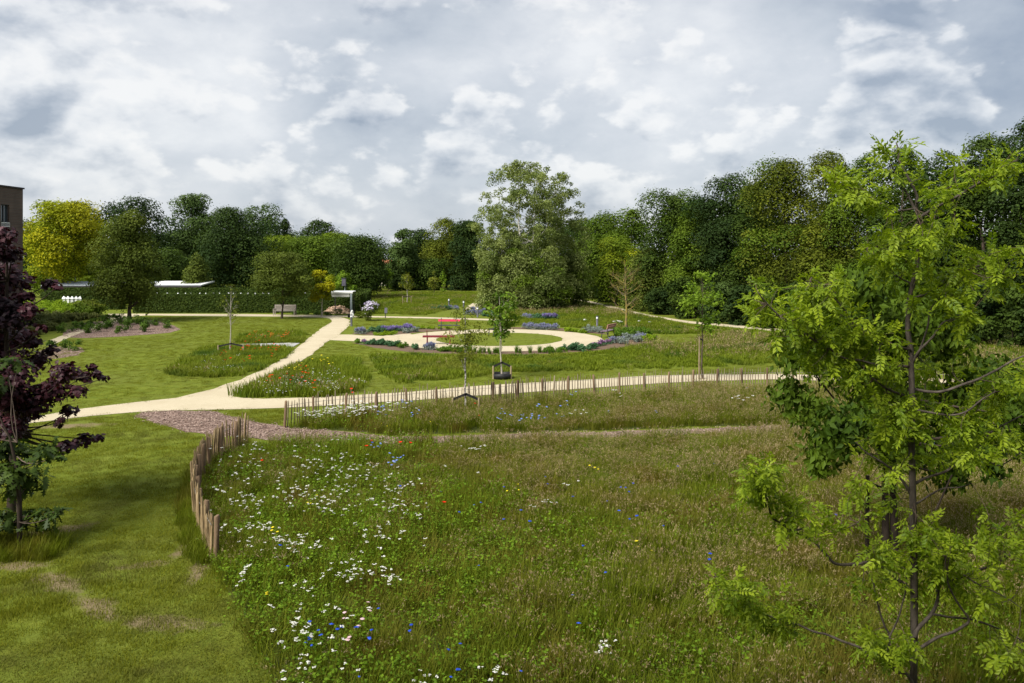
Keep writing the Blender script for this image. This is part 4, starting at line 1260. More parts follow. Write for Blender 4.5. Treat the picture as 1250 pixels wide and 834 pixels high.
# shrub bank at left
def shrub(name, label, x, y, w, h, leaf, n, L, group, seed, flower=None, fn=0, fl=.08, cat='shrub', ncl=16, d=None, prof='round', fup=.9):
    rng = np.random.default_rng(seed)
    root = thing(name, label, cat, (x, y, 0), 0, group)
    C, rr = clumps(rng, h, w, 0., prof, ncl, w * .2, .25, .5)
    C[:, 2] = np.clip(C[:, 2], h * .12, h * .85)
    rr = np.minimum(rr, h * .45)
    V, F, t = cloud(rng, C, rr, n, L, RHOMB, .8, .7, .6, .3)
    link('foliage', np_mesh('foliage', V, [F], M[leaf], t), root)
    if flower:
        k = C[:, 2] > np.percentile(C[:, 2], 35)
        V, F, t = cloud(rng, C[k] + np.array([0, 0, h * .12]), rr[k] * 1.02, fn, fl, RHOMB * np.array([1, 1.5, 1]), .8, .9, .5, .75, upbias=fup)
        link('blossom', np_mesh('blossom', V, [F], M[flower], t), root)
    return root


k = 0
for (px, py, w, h) in [(40, 383, 2.8, 1.35), (55, 383.5, 3.0, 1.4), (70, 383.5, 3.0, 1.4), (85, 384, 3.0, 1.35), (98, 384.5, 2.6, 1.25), (48, 386, 2.6, 1.0), (64, 386, 2.6, 1.0), (80, 386.5, 2.6, .95), (28, 383, 3, 1.2)]:
    x, y = G(px, py); k += 1
    shrub('lime_shrub', 'low bright lime green shrub on the bank in front of the hedge at left', x, y, w, h, 'shrub_lime', 2400, .15, 'lime shrubs on the bank at left', 200 + k)
for (px, py, w, h) in [(108, 386, 2.6, 1.35), (117, 387, 2.2, 1.15), (103, 385, 2.6, 1.3)]:
    x, y = G(px, py); k += 1
    shrub('rusty_shrub', 'rounded dull green shrub with rusty tips at the right end of the bank', x, y, w, h, 'mid', 1700, .17, 'rusty tipped shrubs at the right end of the bank', 200 + k, flower='brownish', fn=260, fl=.15)
for (px, py, w, h) in [(15, 406, 2.8, 1.1), (30, 400, 3., .95), (40, 408, 2.4, .7), (52, 402, 2.6, .8), (50, 395, 3., .9), (66, 397, 2.6, .8), (74, 393, 2.8, .8), (88, 392, 2.6, .75), (99, 390.5, 2.2, .65), (110, 389.5, 1.8, .6), (60, 390, 3., .8), (30, 391, 3., .85), (80, 389, 2.8, .75), (10, 394, 3, .9), (62, 404, 2., .7), (5, 414, 2.6, .7), (22, 414, 2.4, .6)]:
    x, y = G(px, py); k += 1
    shrub('dull_shrub', 'low dull olive ground covering shrub on the front of the bank beside the purple maple', x, y, w, h, 'shrub_dull', 2000, .13, 'dull olive shrubs on the front of the bank', 200 + k)
# ball shrubs in the tree bed
for (px, py, w) in [(90, 405, .95), (100, 402.5, .75), (108, 401, .8), (107.5, 407, .8), (112, 398, .8), (122, 405, .9), (129, 402, .85), (134, 400, .9), (125, 396, .9), (132, 394, .9), (145, 394, 1.0), (152, 397, .9), (161, 397, 1.1), (155, 403, 1.1), (147, 407, .8),
                    (170, 395.5, .8), (174, 398.5, 1.), (181, 403, .9), (176, 405.5, .8), (189.5, 397.5, .75), (203, 401, 1.05), (76, 406, .9), (140, 392, .8)]:
    x, y = G(px, py); k += 1
    shrub('ball_shrub', 'small rounded green shrub in the wood chip bed around the conical tree', x, y, w, w * .8, 'box', 480, .11, 'small rounded shrubs in the wood chip bed', 200 + k, ncl=9)
for (px, py, w) in [(90, 428, .9), (80, 425, .8), (60, 428, .9)]:
    x, y = G(px, py); k += 1
    shrub('ball_shrub', 'small green shrub in the little chip bed right of the purple maple', x, y, w, w * .7, 'box', 480, .10, 'small shrubs in the little chip bed', 200 + k, ncl=9)
x, y = G(451, 391.5)
shrub('flowering_bush', 'round bush covered with pale lilac flowers beside the sand path', x, y, 1.6, 1.5, 'olive', 2600, .12, None, 300, flower='lilac', fn=420, fl=.12, ncl=20, prof='column')
x, y = G(432, 388.5)
shrub('brown_shrub', 'low brownish shrub between the white stone and the lilac flowering bush', x + .6, y, 1.3, .65, 'brownish', 700, .10, None, 301)
x, y = G(413, 384)
shrub('dull_shrub', 'low mauve tinged shrub in front of the tan rubble heap', x, y, 1.1, .6, 'shrub_dull', 700, .10, None, 302, flower='mauve', fn=60)
for i, (px, py, w) in enumerate([(362, 384, 1.7), (375, 384.4, 1.7), (388, 385, 1.6), (400, 385.6, 1.5)]):
    x, y = G(px, py - .6)
    shrub('ground_shrub', 'low dark green strip shrub at the foot of the hedge beside the wooden bench', x, y, w, .4, 'box', 700, .11, 'low strip shrubs at the foot of the hedge', 310 + i)

# ================================================================== BUILDINGS AND FURNITURE
# brick building at the far left: its long side wall runs back from the camera
YF, YB = 24., 66.
bx = X(28, YB)
bh = EYE + (HZ - 231.) / F_PX * YB
bb = thing('brick_building', 'dark brown brick building with a flat roof at the left edge', 'building', (bx, YB, 0), R(-1.2))
wy0, wy1 = -2.75, -1.75
wz0, wz1 = EYE + (HZ - 279) / F_PX * 64, EYE + (HZ - 250) / F_PX * 64
Lw = YB - YF
b = MB()
for (y0, y1, z0, z1) in ((-Lw, wy0, 0, bh), (wy1, 0, 0, bh), (wy0, wy1, 0, wz0), (wy0, wy1, wz1, bh)):
    b.box((-.2, (y0 + y1) / 2, (z0 + z1) / 2), (.4, y1 - y0, z1 - z0))
b.box((-7.2, -.2, bh / 2), (13.6, .4, bh))
b.box((-7.2, -Lw + .2, bh / 2), (13.6, .4, bh))
b.box((-14.2, -Lw / 2, bh / 2), (.4, Lw, bh))
b.build('wall', M['brick'], bb)
b = MB(); b.box((-7.2, -Lw / 2, bh + .05), (14.6, Lw + .16, .12)); b.build('roof', M['fascia'], bb)
w = MB()
for (y0, y1, z0, z1) in ((wy0, wy0 + .06, wz0, wz1), (wy1 - .06, wy1, wz0, wz1), (wy0 + .06, wy1 - .06, wz0, wz0 + .06), (wy0 + .06, wy1 - .06, wz1 - .06, wz1), ((wy0 + wy1) / 2 - .03, (wy0 + wy1) / 2 + .03, wz0 + .06, wz1 - .06)):
    w.box((-.16, (y0 + y1) / 2, (z0 + z1) / 2), (.08, y1 - y0, z1 - z0))
wf = w.build('window', M['charcoal'], bb)
wm, wh = (wy0 + wy1) / 2, wz1 - wz0
g = MB(); g.box((-.2, wm, (wz0 + wz1) / 2), (.02, .86, wh - .14)); g.build('pane', M['glass'], wf)
g = MB(); g.box((.04, wm, wz0 + .45), (.04, 1., .05)); g.box((.04, wm, wz0 + .15), (.04, 1., .04))
for q in np.linspace(wy0, wy1, 9):
    g.box((.04, q, wz0 + .3), (.02, .02, .28))
g.build('railing', M['white'], wf)
g = MB(); g.box((-.27, wm - .28, (wz0 + wz1) / 2), (.02, .18, wh - .2)); g.box((-.27, wm + .10, (wz0 + wz1) / 2), (.02, .14, wh - .2)); g.build('curtain', M['white'], wf)

# unseen brick block added behind the camera to shade the near grass
BH = 15.8
shade_block = thing('brick_building', 'unseen brown brick block with rows of windows, added behind the viewpoint to shade the near grass', 'building', (0, -3., 0))
b = MB()
for z0, z1 in ((0, 1.), (2.6, 4.4), (6., 7.8), (9.4, 11.2), (12.8, BH)):
    b.box((0, -6, (z0 + z1) / 2), (90, 12, z1 - z0))
for z0, z1 in ((1., 2.6), (4.4, 6.), (7.8, 9.4), (11.2, 12.8)):
    for i in range(31):
        b.box((-44.25 + i * 2.95, -6, (z0 + z1) / 2), (1.5, 11.98, z1 - z0))
b.build('wall', M['brick'], shade_block)
for z0, z1 in ((1., 2.6), (4.4, 6.), (7.8, 9.4), (11.2, 12.8)):
    for i in range(30):
        w = MB(); w.box((-42.775 + i * 2.95, -.25, (z0 + z1) / 2), (1.44, .06, z1 - z0 - .02)); w.build('window', M['glass'], shade_block)
b = MB(); b.box((0, -6, BH + .06), (90.2, 12.2, .12)); b.build('roof', M['fascia'], shade_block)

# long low roofed shed
D2 = 101.
xa, xb = X(52, D2), X(247, D2)
sh = thing('long_shed', 'long low shed with a pale grey sloping sheet roof behind the hedges', 'shed', ((xa + xb) / 2, D2, 0))
Ls = xb - xa
b = MB(); b.box((0, 1.5, .8), (Ls - .5, 3.0, 1.6)); b.build('wall', M['fascia'], sh)
b = MB(); b.add([(-Ls / 2, -.4, 1.96), (Ls / 2, -.4, 1.96), (Ls / 2, 4.2, 2.30), (-Ls / 2, 4.2, 2.30), (-Ls / 2, -.4, 2.06), (Ls / 2, -.4, 2.06), (Ls / 2, 4.2, 2.40), (-Ls / 2, 4.2, 2.40)],
                [(0, 3, 2, 1), (4, 5, 6, 7), (0, 1, 5, 4), (1, 2, 6, 5), (2, 3, 7, 6), (3, 0, 4, 7)])
for i in range(int(Ls / .6)):
    b.box((-Ls / 2 + .3 + i * .6, 1.9, 2.245), (.05, 4.55, .04), rot=Matrix.Rotation(math.atan2(.34, 4.6), 4, 'X'))
b.build('roof', M['roofgrey'], sh)
b = MB(); b.box((0, -.44, 1.78), (Ls, .06, .40)); b.build('fascia', M['fascia'], sh)
b = MB()
b.add([(Ls / 2 - 6.8, -.42, 2.09), (Ls / 2 + .02, -.42, 2.09), (Ls / 2 + .02, 4.2, 2.43), (Ls / 2 - 6.8, 4.2, 2.43), (Ls / 2 - 6.8, -.42, 2.12), (Ls / 2 + .02, -.42, 2.12), (Ls / 2 + .02, 4.2, 2.46), (Ls / 2 - 6.8, 4.2, 2.46)],
      [(0, 3, 2, 1), (4, 5, 6, 7), (0, 1, 5, 4), (1, 2, 6, 5), (2, 3, 7, 6), (3, 0, 4, 7)])
b.build('white_roof_end', M['white'], sh)
# lamp post
x = X(92, 96)
lp = thing('lamp_post', 'slim grey lamp post with a small head behind the long shed roof', 'lamp post', (x, 106, 0)); lp.location.x = X(92, 106)
b = MB(); b.tube([(0, 0, 0), (0, 0, 2.2), (0, 0, 4.15)], [.09, .075, .06], 8); b.build('pole', M['steel'], lp, True)
b = MB(); b.lathe([(.06, 4.1), (.12, 4.15), (.15, 4.4), (.1, 4.42)], 10); b.build('lamp_glass', M['lens'], lp, True)
b = MB(); b.lathe([(.30, 4.42), (.32, 4.46), (.10, 4.56), (.01, 4.58)], 12); b.build('lamp_head', M['steel'], lp, True)

# far house with a red roof
fh = thing('house', 'far house whose small orange red roof shows between the trees', 'house', (X(474, 150), 150, 0))
b = MB(); b.box((0, 3, 1.9), (3.4, 6, 3.8)); b.build('wall', M['render'], fh)
b = MB(); b.add([(-2, -.4, 3.7), (2, -.4, 3.7), (2, 6.4, 3.7), (-2, 6.4, 3.7), (-2, 3, 4.9), (2, 3, 4.9)], [(0, 1, 5, 4), (2, 3, 4, 5), (0, 4, 3), (1, 2, 5), (3, 2, 1, 0)]); b.build('roof', M['redtile'], fh)

# white roofed shelter at the hedge end
DS = 79.5
sx0, sx1 = X(405, DS), X(430.6, DS)
ss = thing('shelter', 'white roofed open shelter with a grey steel post at the end of the hedge', 'shelter', ((sx0 + sx1) / 2, DS, 0))
hw = (sx1 - sx0) / 2
b = MB(); b.box((0, .5, 2.25), (hw * 2 + .1, 1.6, .08)); b.build('roof', M['white'], ss)
b = MB(); b.box((0, -.335, 2.20), (hw * 2 + .12, .05, .17)); b.build('fascia', M['white'], ss)
b = MB(); b.box((-.12, -.26, 1.93), (hw * 2 - .3, .04, .35)); b.build('panel', M['greywhite'], ss)
for px_, yy in ((hw - .10, -.24), (hw - .10, 1.1), (-hw + .1, 1.1)):
    q = .17 if yy < 0 else .08
    b = MB(); b.box((px_, yy, 1.10), (q, q, 2.2)); b.build('post', M['steel' if yy < 0 else 'fascia'], ss)
# box on a pole
bp_ = thing('box_pole', 'dark grey box on a thin pole above the white roofed shelter', 'pole box', (X(421, 85), 85, 0))
b = MB(); b.tube([(0, 0, 0), (0, 0, 3.0)], [.05, .045], 8); b.build('pole', M['steel'], bp_, True)
b = MB(); b.box((-.08, -.12, 3.02), (.40, .22, .78)); b.build('box', M['signface'], bp_)
b = MB(); b.box((-.08, -.12, 3.43), (.46, .28, .05)); b.build('lid', M['charcoal'], bp_)
b = MB(); b.tube([(.18, 0, 2.3), (.20, -.05, 2.9)], [.03, .03], 6); b.build('bracket', M['charcoal'], bp_)
# signboard
x, y = G(471, 388.5)
sg = thing('info_sign', 'small dark grey information board on a short post beside the lilac flowering bush', 'sign', (x, y, 0))
b = MB(); b.box((-.04, 0, .5), (.07, .06, 1.0)); b.build('post', M['charcoal'], sg)
b = MB(); b.box((.02, -.06, .72), (.26, .05, .50), rot=Matrix.Rotation(R(-12), 4, 'X')); b.build('board', M['signface'], sg)
# bollards
for (px, py, h, lb) in ((429, 387.8, 1.0, 'charcoal bollard light at the corner of the sand paths'), (548, 375.5, 1.0, 'charcoal bollard light on the far lawn left of the far path'), (566, 378.5, 1.0, 'charcoal bollard light at the end of the far path'),
                        (583, 387.5, 1.0, 'small bollard light in the grey blue bed by the far path'), (729, 401, 1.0, 'grey bollard light behind the ring path near the slanting bench')):
    if px == 429:
        py = 398.3; h = .98
    x, y = G(px, py)
    o = thing('bollard_light', lb, 'bollard', (x, y, 0))
    mm = 'charcoal' if px != 729 else 'signface'
    b = MB(); b.lathe([(.10, 0), (.10, .02), (.085, .03), (.085, h * .76), (.08, h * .77)], 12); b.build('post', M[mm], o, True)
    b = MB(); b.lathe([(.08, h * .77), (.084, h * .78), (.084, h * .92), (.07, h * .92)], 12); b.build('lamp_band', M['lens'], o, True)
    b = MB(); b.lathe([(.10, h * .92), (.10, h * .97), (.06, h), (.01, h)], 12); b.build('cap', M[mm], o, True)
# white stone and dark pot
x, y = G(429.7, 388)
o = thing('white_stone', 'upright white stone standing beside the tan rubble heap', 'stone', (x, y, 0))
b = MB(); b.tube([(0, 0, -.05), (.02, 0, .2), (-.02, 0, .45), (.01, 0, .66), (.03, 0, .72)], [.17, .18, .15, .11, .03], 9, wob=.14); b.build('block', M['stone'], o)
x, y = G(426, 387.8)
o = thing('dark_pot', 'small black pot left of the upright white stone', 'pot', (x, y, 0))
b = MB(); b.lathe([(.11, 0), (.15, .28), (.17, .30), (.17, .33), (.13, .33), (.12, .27)], 12); b.build('vessel', M['black'], o, True)
# rubble heap
x, y = G(412, 382.5)
rp = thing('rubble_heap', 'tan heap of stone rubble under the white roofed shelter', 'rubble', (x, y, 0))
b = MB(); n, mrow = 18, 6
V = [(0, 0, .72)]; f = []
for i in range(1, mrow + 1):
    for j in range(n):
        a = 6.283 * j / n; r = i / mrow
        V.append((1.65 * r * math.cos(a) * (1 + .1 * RNG.normal() * (r < 1)), .8 * r * math.sin(a), max(0, .72 * (1 - r ** 1.5) + .05 * RNG.normal() * (r < 1))))
for j in range(n):
    f.append((0, 1 + j, 1 + (j + 1) % n))
for i in range(mrow - 1):
    for j in range(n):
        f.append((1 + i * n + j, 1 + (i + 1) * n + j, 1 + (i + 1) * n + (j + 1) % n, 1 + i * n + (j + 1) % n))
b.add(V, f)
for _ in range(70):
    a, r = RNG.random() * 6.283, math.sqrt(RNG.random()) * .95
    s = RNG.uniform(.08, .2)
    b.box((1.65 * r * math.cos(a), .8 * r * math.sin(a), .72 * (1 - r ** 1.5) + s * .2), (s * 1.5, s, s * .8), rot=Matrix.Rotation(RNG.random() * 6, 4, (RNG.normal(), RNG.normal(), RNG.normal() + .01)), taper=.8)
b.build('stones', M['rubble'], rp)
# thin leaning pole at hedge end, pale slabs on the far lawn
o = thing('leaning_stick', 'thin pale stick leaning against the end of the clipped hedge', 'stick', (X(443.5, 80.5), 80.5, 0))
b = MB(); b.tube([(.05, 0, 0), (-.25, .1, .5), (-.42, .2, .95)], [.03, .03, .025], 6); b.build('rod', M['stake'], o, True)
flat_poly('pale_slab', gp([(456, 358.6), (464, 357.8), (466, 359.2), (458, 359.8)]), .02, M['slab'], 3, .02)
flat_poly('pale_slab', gp([(463, 364.4), (477, 364.2), (477.5, 365.2), (464, 365.4)]), .02, M['slab'], 3, .02)

# wooden bench
x, y = G(347, 385.2)
wb = thing('wooden_bench', 'weathered grey wooden bench with slatted back in front of the clipped hedge', 'bench', (x, y + .1, 0))
Lb = 2.1
b = MB()
for i in range(5):
    b.box((0, -.22 + i * .11, .45), (Lb, .085, .035))
b.build('seat', M['benchwood'], wb)
b = MB()
b.box((0, .30, .98), (Lb, .05, .08)); b.box((0, .27, .56), (Lb, .05, .06))
for i in range(18):
    b.box((-Lb / 2 + .1 + i * (Lb - .2) / 17, .285, .77), (.07, .025, .35))
b.build('backrest', M['benchwood'], wb)
for sx in (-1, 1):
    b = MB(); b.box((sx * (Lb / 2 - .04), -.26, .31), (.07, .07, .62)); b.build('leg', M['benchwood'], wb)
    b = MB(); b.box((sx * (Lb / 2 - .04), .33, .51), (.07, .07, 1.02)); b.build('leg', M['benchwood'], wb)
    b = MB(); b.box((sx * (Lb / 2 - .04), .02, .645), (.08, .66, .04)); b.build('armrest', M['benchwood'], wb)


def red_bench(label, x, y, rz, L, back, seat, leg='charcoal', with_back=True, hs=.47, zb=.82, planks=2):
    o = thing('park_bench', label, 'bench', (x, y, 0), rz)
    b = MB()
    for i in range(3):
        b.box((0, -.17 + i * .17, hs), (L, .15, .05 if with_back else .10))
    b.build('seat', M[seat], o)
    if with_back:
        b = MB()
        for i in range(planks):
            b.box((0, .27 + i * .05, zb - .10 + i * .17), (L, .035, .155), rot=Matrix.Rotation(R(-14), 4, 'X'))
        b.build('backrest', M[back], o)
    for sx in (-1, 1):
        b = MB()
        b.tube([(sx * L * .36, -.24, 0), (sx * L * .36, -.19, hs - .03)], .03, 6)
        b.tube([(sx * L * .36, .30, 0), (sx * L * .36, .17, hs - .03), (sx * L * .36, .33, zb + .10)], .03, 6)
        b.tube([(sx * L * .36, -.19, hs - .04), (sx * L * .36, .17, hs - .04)], .03, 6)
        b.build('leg', M[leg], o)
    return o


x, y = G(535.5, 420.2); red_bench('dark red bench seen from behind on the near side of the ring path', x, y, R(182), 2.1, 'red', 'red', 'red', with_back=False, hs=.52)
x, y = G(548, 403.5); red_bench('bench with its red back coloured lit crimson on the far side of the ring path facing the camera', x, y, R(2), 1.7, 'red_lit', 'charcoal', zb=.86, planks=1, hs=.40)
x, y = G(594, 377.2); red_bench('dark red bench beside the far path left of the birch group', x, y, R(8), 1.4, 'red', 'red')
x, y = G(742, 411.4); red_bench('bench with grey purple seat and salmon back at the right end of the ring path', x, y, R(-118), 1.75, 'salmon', 'purplegrey')
x, y = G(603, 409.9); red_bench('black bench half hidden behind the big leaved young tree', x, y, R(-60), 1.0, 'black', 'black')

# ================================================================== PERENNIALS IN THE BEDS
def plant_mesh(kind, seed):
    """one perennial: foliage + flowers or blades in one mesh"""
    rng = np.random.default_rng(seed)
    if kind in ('lavender', 'bluespike', 'mauvespike'):
        n = 110
        th = rng.random(n) * 6.283
        lean = rng.random(n) ** .6 * .62
        h = .50 * (.7 + .5 * rng.random(n))
        dv = np.stack([np.sin(lean) * np.cos(th), np.sin(lean) * np.sin(th), np.cos(lean)], 1)
        P = dv * h[:, None] * .72
        Nn = unit(rng.normal(size=(n, 3)))
        V, F, t = place_leaves(P, unit(dv + .1 * rng.normal(size=(n, 3))), Nn, h * .48, RHOMB * np.array([1, .5, 1]), rng.random(n))
        m = 150
        P2 = rng.normal(size=(m, 3)) * np.array([.17, .17, .09]) + np.array([0, 0, .17])
        V2, F2, t2 = place_leaves(P2, unit(rng.normal(size=(m, 3)) + np.array([0, 0, 1.])), unit(rng.normal(size=(m, 3))), np.full(m, .13), RHOMB * np.array([1, .6, 1]), rng.random(m))
        fl = {'lavender': 'violet', 'bluespike': 'bluegrey', 'mauvespike': 'mauve'}[kind]
        return np_mesh('plant', np.concatenate([V, V2]), [np.concatenate([F, F2 + len(V)])], [M[fl], M['bluegreen' if kind != 'bluespike' else 'silver']], np.concatenate([t, t2]), np.concatenate([np.zeros(len(F)), np.ones(len(F2))]))
    if kind == 'grass':
        return tuft(seed, 90, .10, .35, .62, .014, .5, [M['plantgreen']])
    if kind == 'whiteflower':
        a = np.array([[.0, 0, .3], [.2, .1, .35], [-.2, .1, .35], [.05, -.2, .3]])
        V, F, t = cloud(rng, a, [.22] * 4, 260, .12)
        V2, F2, t2 = cloud(rng, a + np.array([0, 0, .15]), [.2] * 4, 60, .13, RHOMB * np.array([1, 1.6, 1]), shell=.8, upbias=1)
        return np_mesh('plant', np.concatenate([V, V2]), [np.concatenate([F, F2 + len(V)])], [M['plantgreen'], M['white_petal']], np.concatenate([t, t2]), np.concatenate([np.zeros(len(F)), np.ones(len(F2))]))
    mat, h, L = {'lime': ('shrub_lime', .34, .11), 'silver': ('silver', .42, .10), 'bluegreen': ('bluegreen', .45, .13), 'green': ('plantgreen', .45, .12), 'tallgreen': ('plantgreen', .8, .14)}[kind]
    C = rng.normal(size=(9, 3)) * np.array([.2, .2, h * .22]) + np.array([0, 0, h * .55])
    V, F, t = cloud(rng, C, np.full(9, .17), 420, L, up=.6, jit=.8)
    V[:, 2] = np.maximum(V[:, 2], .0)
    return np_mesh('plant', V, [F], M[mat], t)


PROTO = {}


def plants(kind, name, label, group, pts, s=1.0, jit=.25):
    if kind not in PROTO:
        PROTO[kind] = [plant_mesh(kind, 40 + i) for i in range(3)]
    s *= .68
    for (x, y) in pts:
        if RNG.random() < .2:
            continue
        o = link(name, PROTO[kind][RNG.integers(3)])
        o.location = (x + RNG.normal() * jit * .3, y + RNG.normal() * jit, 0)
        o.rotation_euler = (0, 0, RNG.random() * 6.28)
        sc = s * RNG.uniform(.8, 1.25)
        o.scale = (sc, sc, sc * RNG.uniform(.85, 1.1))
        tag(o, label, 'plant', group)


def row(px0, py0, px1, py1, n):
    return [G(px0 + (px1 - px0) * (i + .5) / n + RNG.normal() * .6, py0 + (py1 - py0) * (i + .5) / n + RNG.normal() * .25) for i in range(n)]


plants('lavender', 'lavender', 'violet flowering clump in the bed at the left of the ring path', 'violet clumps in the left bed', row(468, 405.4, 502, 403.8, 13) + row(474, 403.6, 506, 402.6, 11), 1.25)
plants('bluespike', 'catmint', 'blue grey clump at the left end of the violet bed', 'blue grey clumps left of the violet bed', row(436, 407.5, 452, 406, 7), 1.2)
plants('bluegreen', 'leafy_perennial', 'dark blue green clump between the blue grey and violet clumps', 'dark clumps in the left bed', row(451, 406.8, 468, 405.4, 6) + row(452, 404.6, 464, 403.8, 4), 1.1)
plants('lime', 'lime_perennial', 'bright lime clump at the front of the violet bed', 'lime clumps in front of the violet bed', row(459, 410, 482, 408.6, 8), 1.0)
plants('lime', 'lime_perennial', 'bright lime clump behind the ring path beside the crimson bench', 'lime clumps by the crimson bench', row(504, 402, 530, 401.2, 7) + row(532, 402, 546, 401.4, 4), .9)
plants('silver', 'silver_perennial', 'silvery clump right of the violet clumps', 'silvery clumps right of the violet clumps', row(497, 406, 508, 404.8, 5), 1.1)
plants('mauvespike', 'sage', 'mauve spiked clump in the near bed below the left path', 'mauve clumps in the near bed', row(440, 419.5, 458, 420.5, 6), .85)
plants('bluegreen', 'leafy_perennial', 'blue green clump in the near bed below the left path', 'blue green clumps in the near bed', row(452, 421, 488, 423, 12) + row(506, 425.5, 512, 426, 2), .95)
plants('green', 'leafy_perennial', 'fresh green clump in the near bed left of the dark red bench', 'fresh green clumps in the near bed', row(432, 418.5, 440, 419.6, 3) + row(486, 423.5, 505, 425.5, 5) + row(556, 428.6, 570, 429.4, 4), .9)
plants('bluespike', 'catmint', 'pale blue clump in front of the dark red bench', 'pale blue clumps in front of the dark red bench', row(519, 426.4, 532, 427.6, 6), 1.15)
plants('green', 'leafy_perennial', 'green clump in the near bed right of the dark red bench', 'green clumps right of the dark red bench', row(535, 428.8, 556, 429.6, 5), 1.0)
plants('grass', 'ornamental_grass', 'grassy green tuft along the near edge of the ring path', 'grassy tufts along the near edge of the ring path', row(558, 429.6, 612, 431, 13) + row(576, 431.2, 612, 431.6, 8) + [G(p, 430.6) for p in (622, 633, 634.5, 648, 659, 660, 670, 672, 679)], 1.25)
plants('green', 'leafy_perennial', 'green clump between the grassy tufts and the blue green clumps', 'green clumps in the near bed towards the right', row(664, 430.5, 692, 429, 6), .95)
plants('bluegreen', 'leafy_perennial', 'blue green rounded clump at the right part of the near bed', 'blue green clumps at the right of the near bed', row(692, 428.5, 728, 425.5, 11), 1.15)
plants('mauvespike', 'sage', 'mauve spiked clump in front of the slanting bench', 'mauve clumps in front of the slanting bench', row(722, 424.5, 744, 419.5, 8), .95)
plants('bluespike', 'catmint', 'blue grey clump right in front of the slanting bench', 'blue grey clumps right of the near bed', row(745, 419.5, 762, 417.8, 7) + row(776, 416.6, 784, 414.6, 3), 1.25)
plants('silver', 'silver_perennial', 'silvery clump in the right end of the near bed', 'silvery clumps in the right end of the near bed', row(758, 419.5, 786, 415.8, 10) + row(762, 415.2, 784, 413.2, 7), 1.3)
plants('lime', 'lime_perennial', 'lime clump at the right tip of the near bed', 'lime clumps at the right tip of the near bed', row(786, 416.4, 799, 413.4, 7), 1.15)
plants('tallgreen', 'tall_perennial', 'tall green clump beneath the leafless yellow tree', 'tall green clumps beneath the leafless tree', row(754, 412, 796, 410.4, 14) + row(760, 410, 790, 408.6, 8), 1.05)
plants('bluespike', 'catmint', 'grey blue clump behind the ring path', 'grey blue clumps behind the ring path', row(640, 402, 680, 402.6, 15) + row(645, 400.4, 672, 400.8, 8), 1.15)
plants('lime', 'lime_perennial', 'lime clump behind the ring path left of the grey bollard', 'lime clumps left of the grey bollard', row(688, 404.4, 714, 405.8, 10), 1.05)
plants('silver', 'silver_perennial', 'silvery clump around the grey bollard', 'silvery clumps around the grey bollard', row(714, 405.6, 736, 407, 8) + row(716, 403.6, 732, 404.4, 5), 1.2)
plants('lavender', 'lavender', 'violet clump in the far bed in front of the birch group', 'violet clumps in the far bed', row(664, 390, 678, 390.4, 6), 1.5)
plants('bluegreen', 'leafy_perennial', 'blue green clump in the far bed in front of the birch group', 'blue green clumps in the far bed', row(648, 389, 666, 389.6, 7), 1.4)
plants('bluespike', 'catmint', 'blue grey clump in the far bed left of the violet clumps', 'blue grey clumps in the far bed', row(634, 389.4, 648, 389.6, 5), 1.4)
plants('bluespike', 'catmint', 'dark blue clump beside the end of the far path', 'dark blue clumps beside the far path', row(570, 384.2, 590, 385, 8) + row(574, 381.2, 590, 381.6, 5), 1.4)
plants('bluegreen', 'leafy_perennial', 'blue green clump right of the small bollard on the far lawn', 'blue green clumps by the small bollard', row(590, 386, 608, 387.4, 8), 1.4)
plants('bluegreen', 'leafy_perennial', 'grey green clump on the far lawn left of the far path', 'grey green clumps on the far lawn', row(528, 378.4, 548, 378, 7), 1.3)
plants('bluespike', 'catmint', 'slate blue clump on the far lawn between two bollards', 'slate blue clumps between two bollards', row(550, 378, 560, 378, 5), 1.4)
plants('whiteflower', 'white_perennial', 'white flowering clump in the rough grass near the leafless tree', 'white clumps near the leafless tree', [G(749, 396), G(753, 395.4), G(756, 396.6), G(714, 393.4), G(741, 394), G(781, 395), G(788, 397), G(793, 395.8)], .62)

# ================================================================== WILD FLOWERS
def disc(P, r, n=7, seed=0, dome=.12, lob=.2):
    rng = np.random.default_rng(seed)
    V, F = [], []
    for i in range(len(P)):
        a = np.arange(n) * 6.283 / n + rng.random() * 6
        rr = r[i] * (1 + lob * rng.normal(size=n))
        tilt = rng.normal(size=2) * .15
        x, y = rr * np.cos(a), rr * np.sin(a)
        ring = np.stack([x, y, tilt[0] * x + tilt[1] * y], 1) + P[i]
        c = P[i] + np.array([0, 0, dome * r[i]])
        k = len(V)
        V += [c] + list(ring)
        F += [(k, k + 1 + j, k + 1 + (j + 1) % n) for j in range(n)]
    return np.array(V), np.array(F)


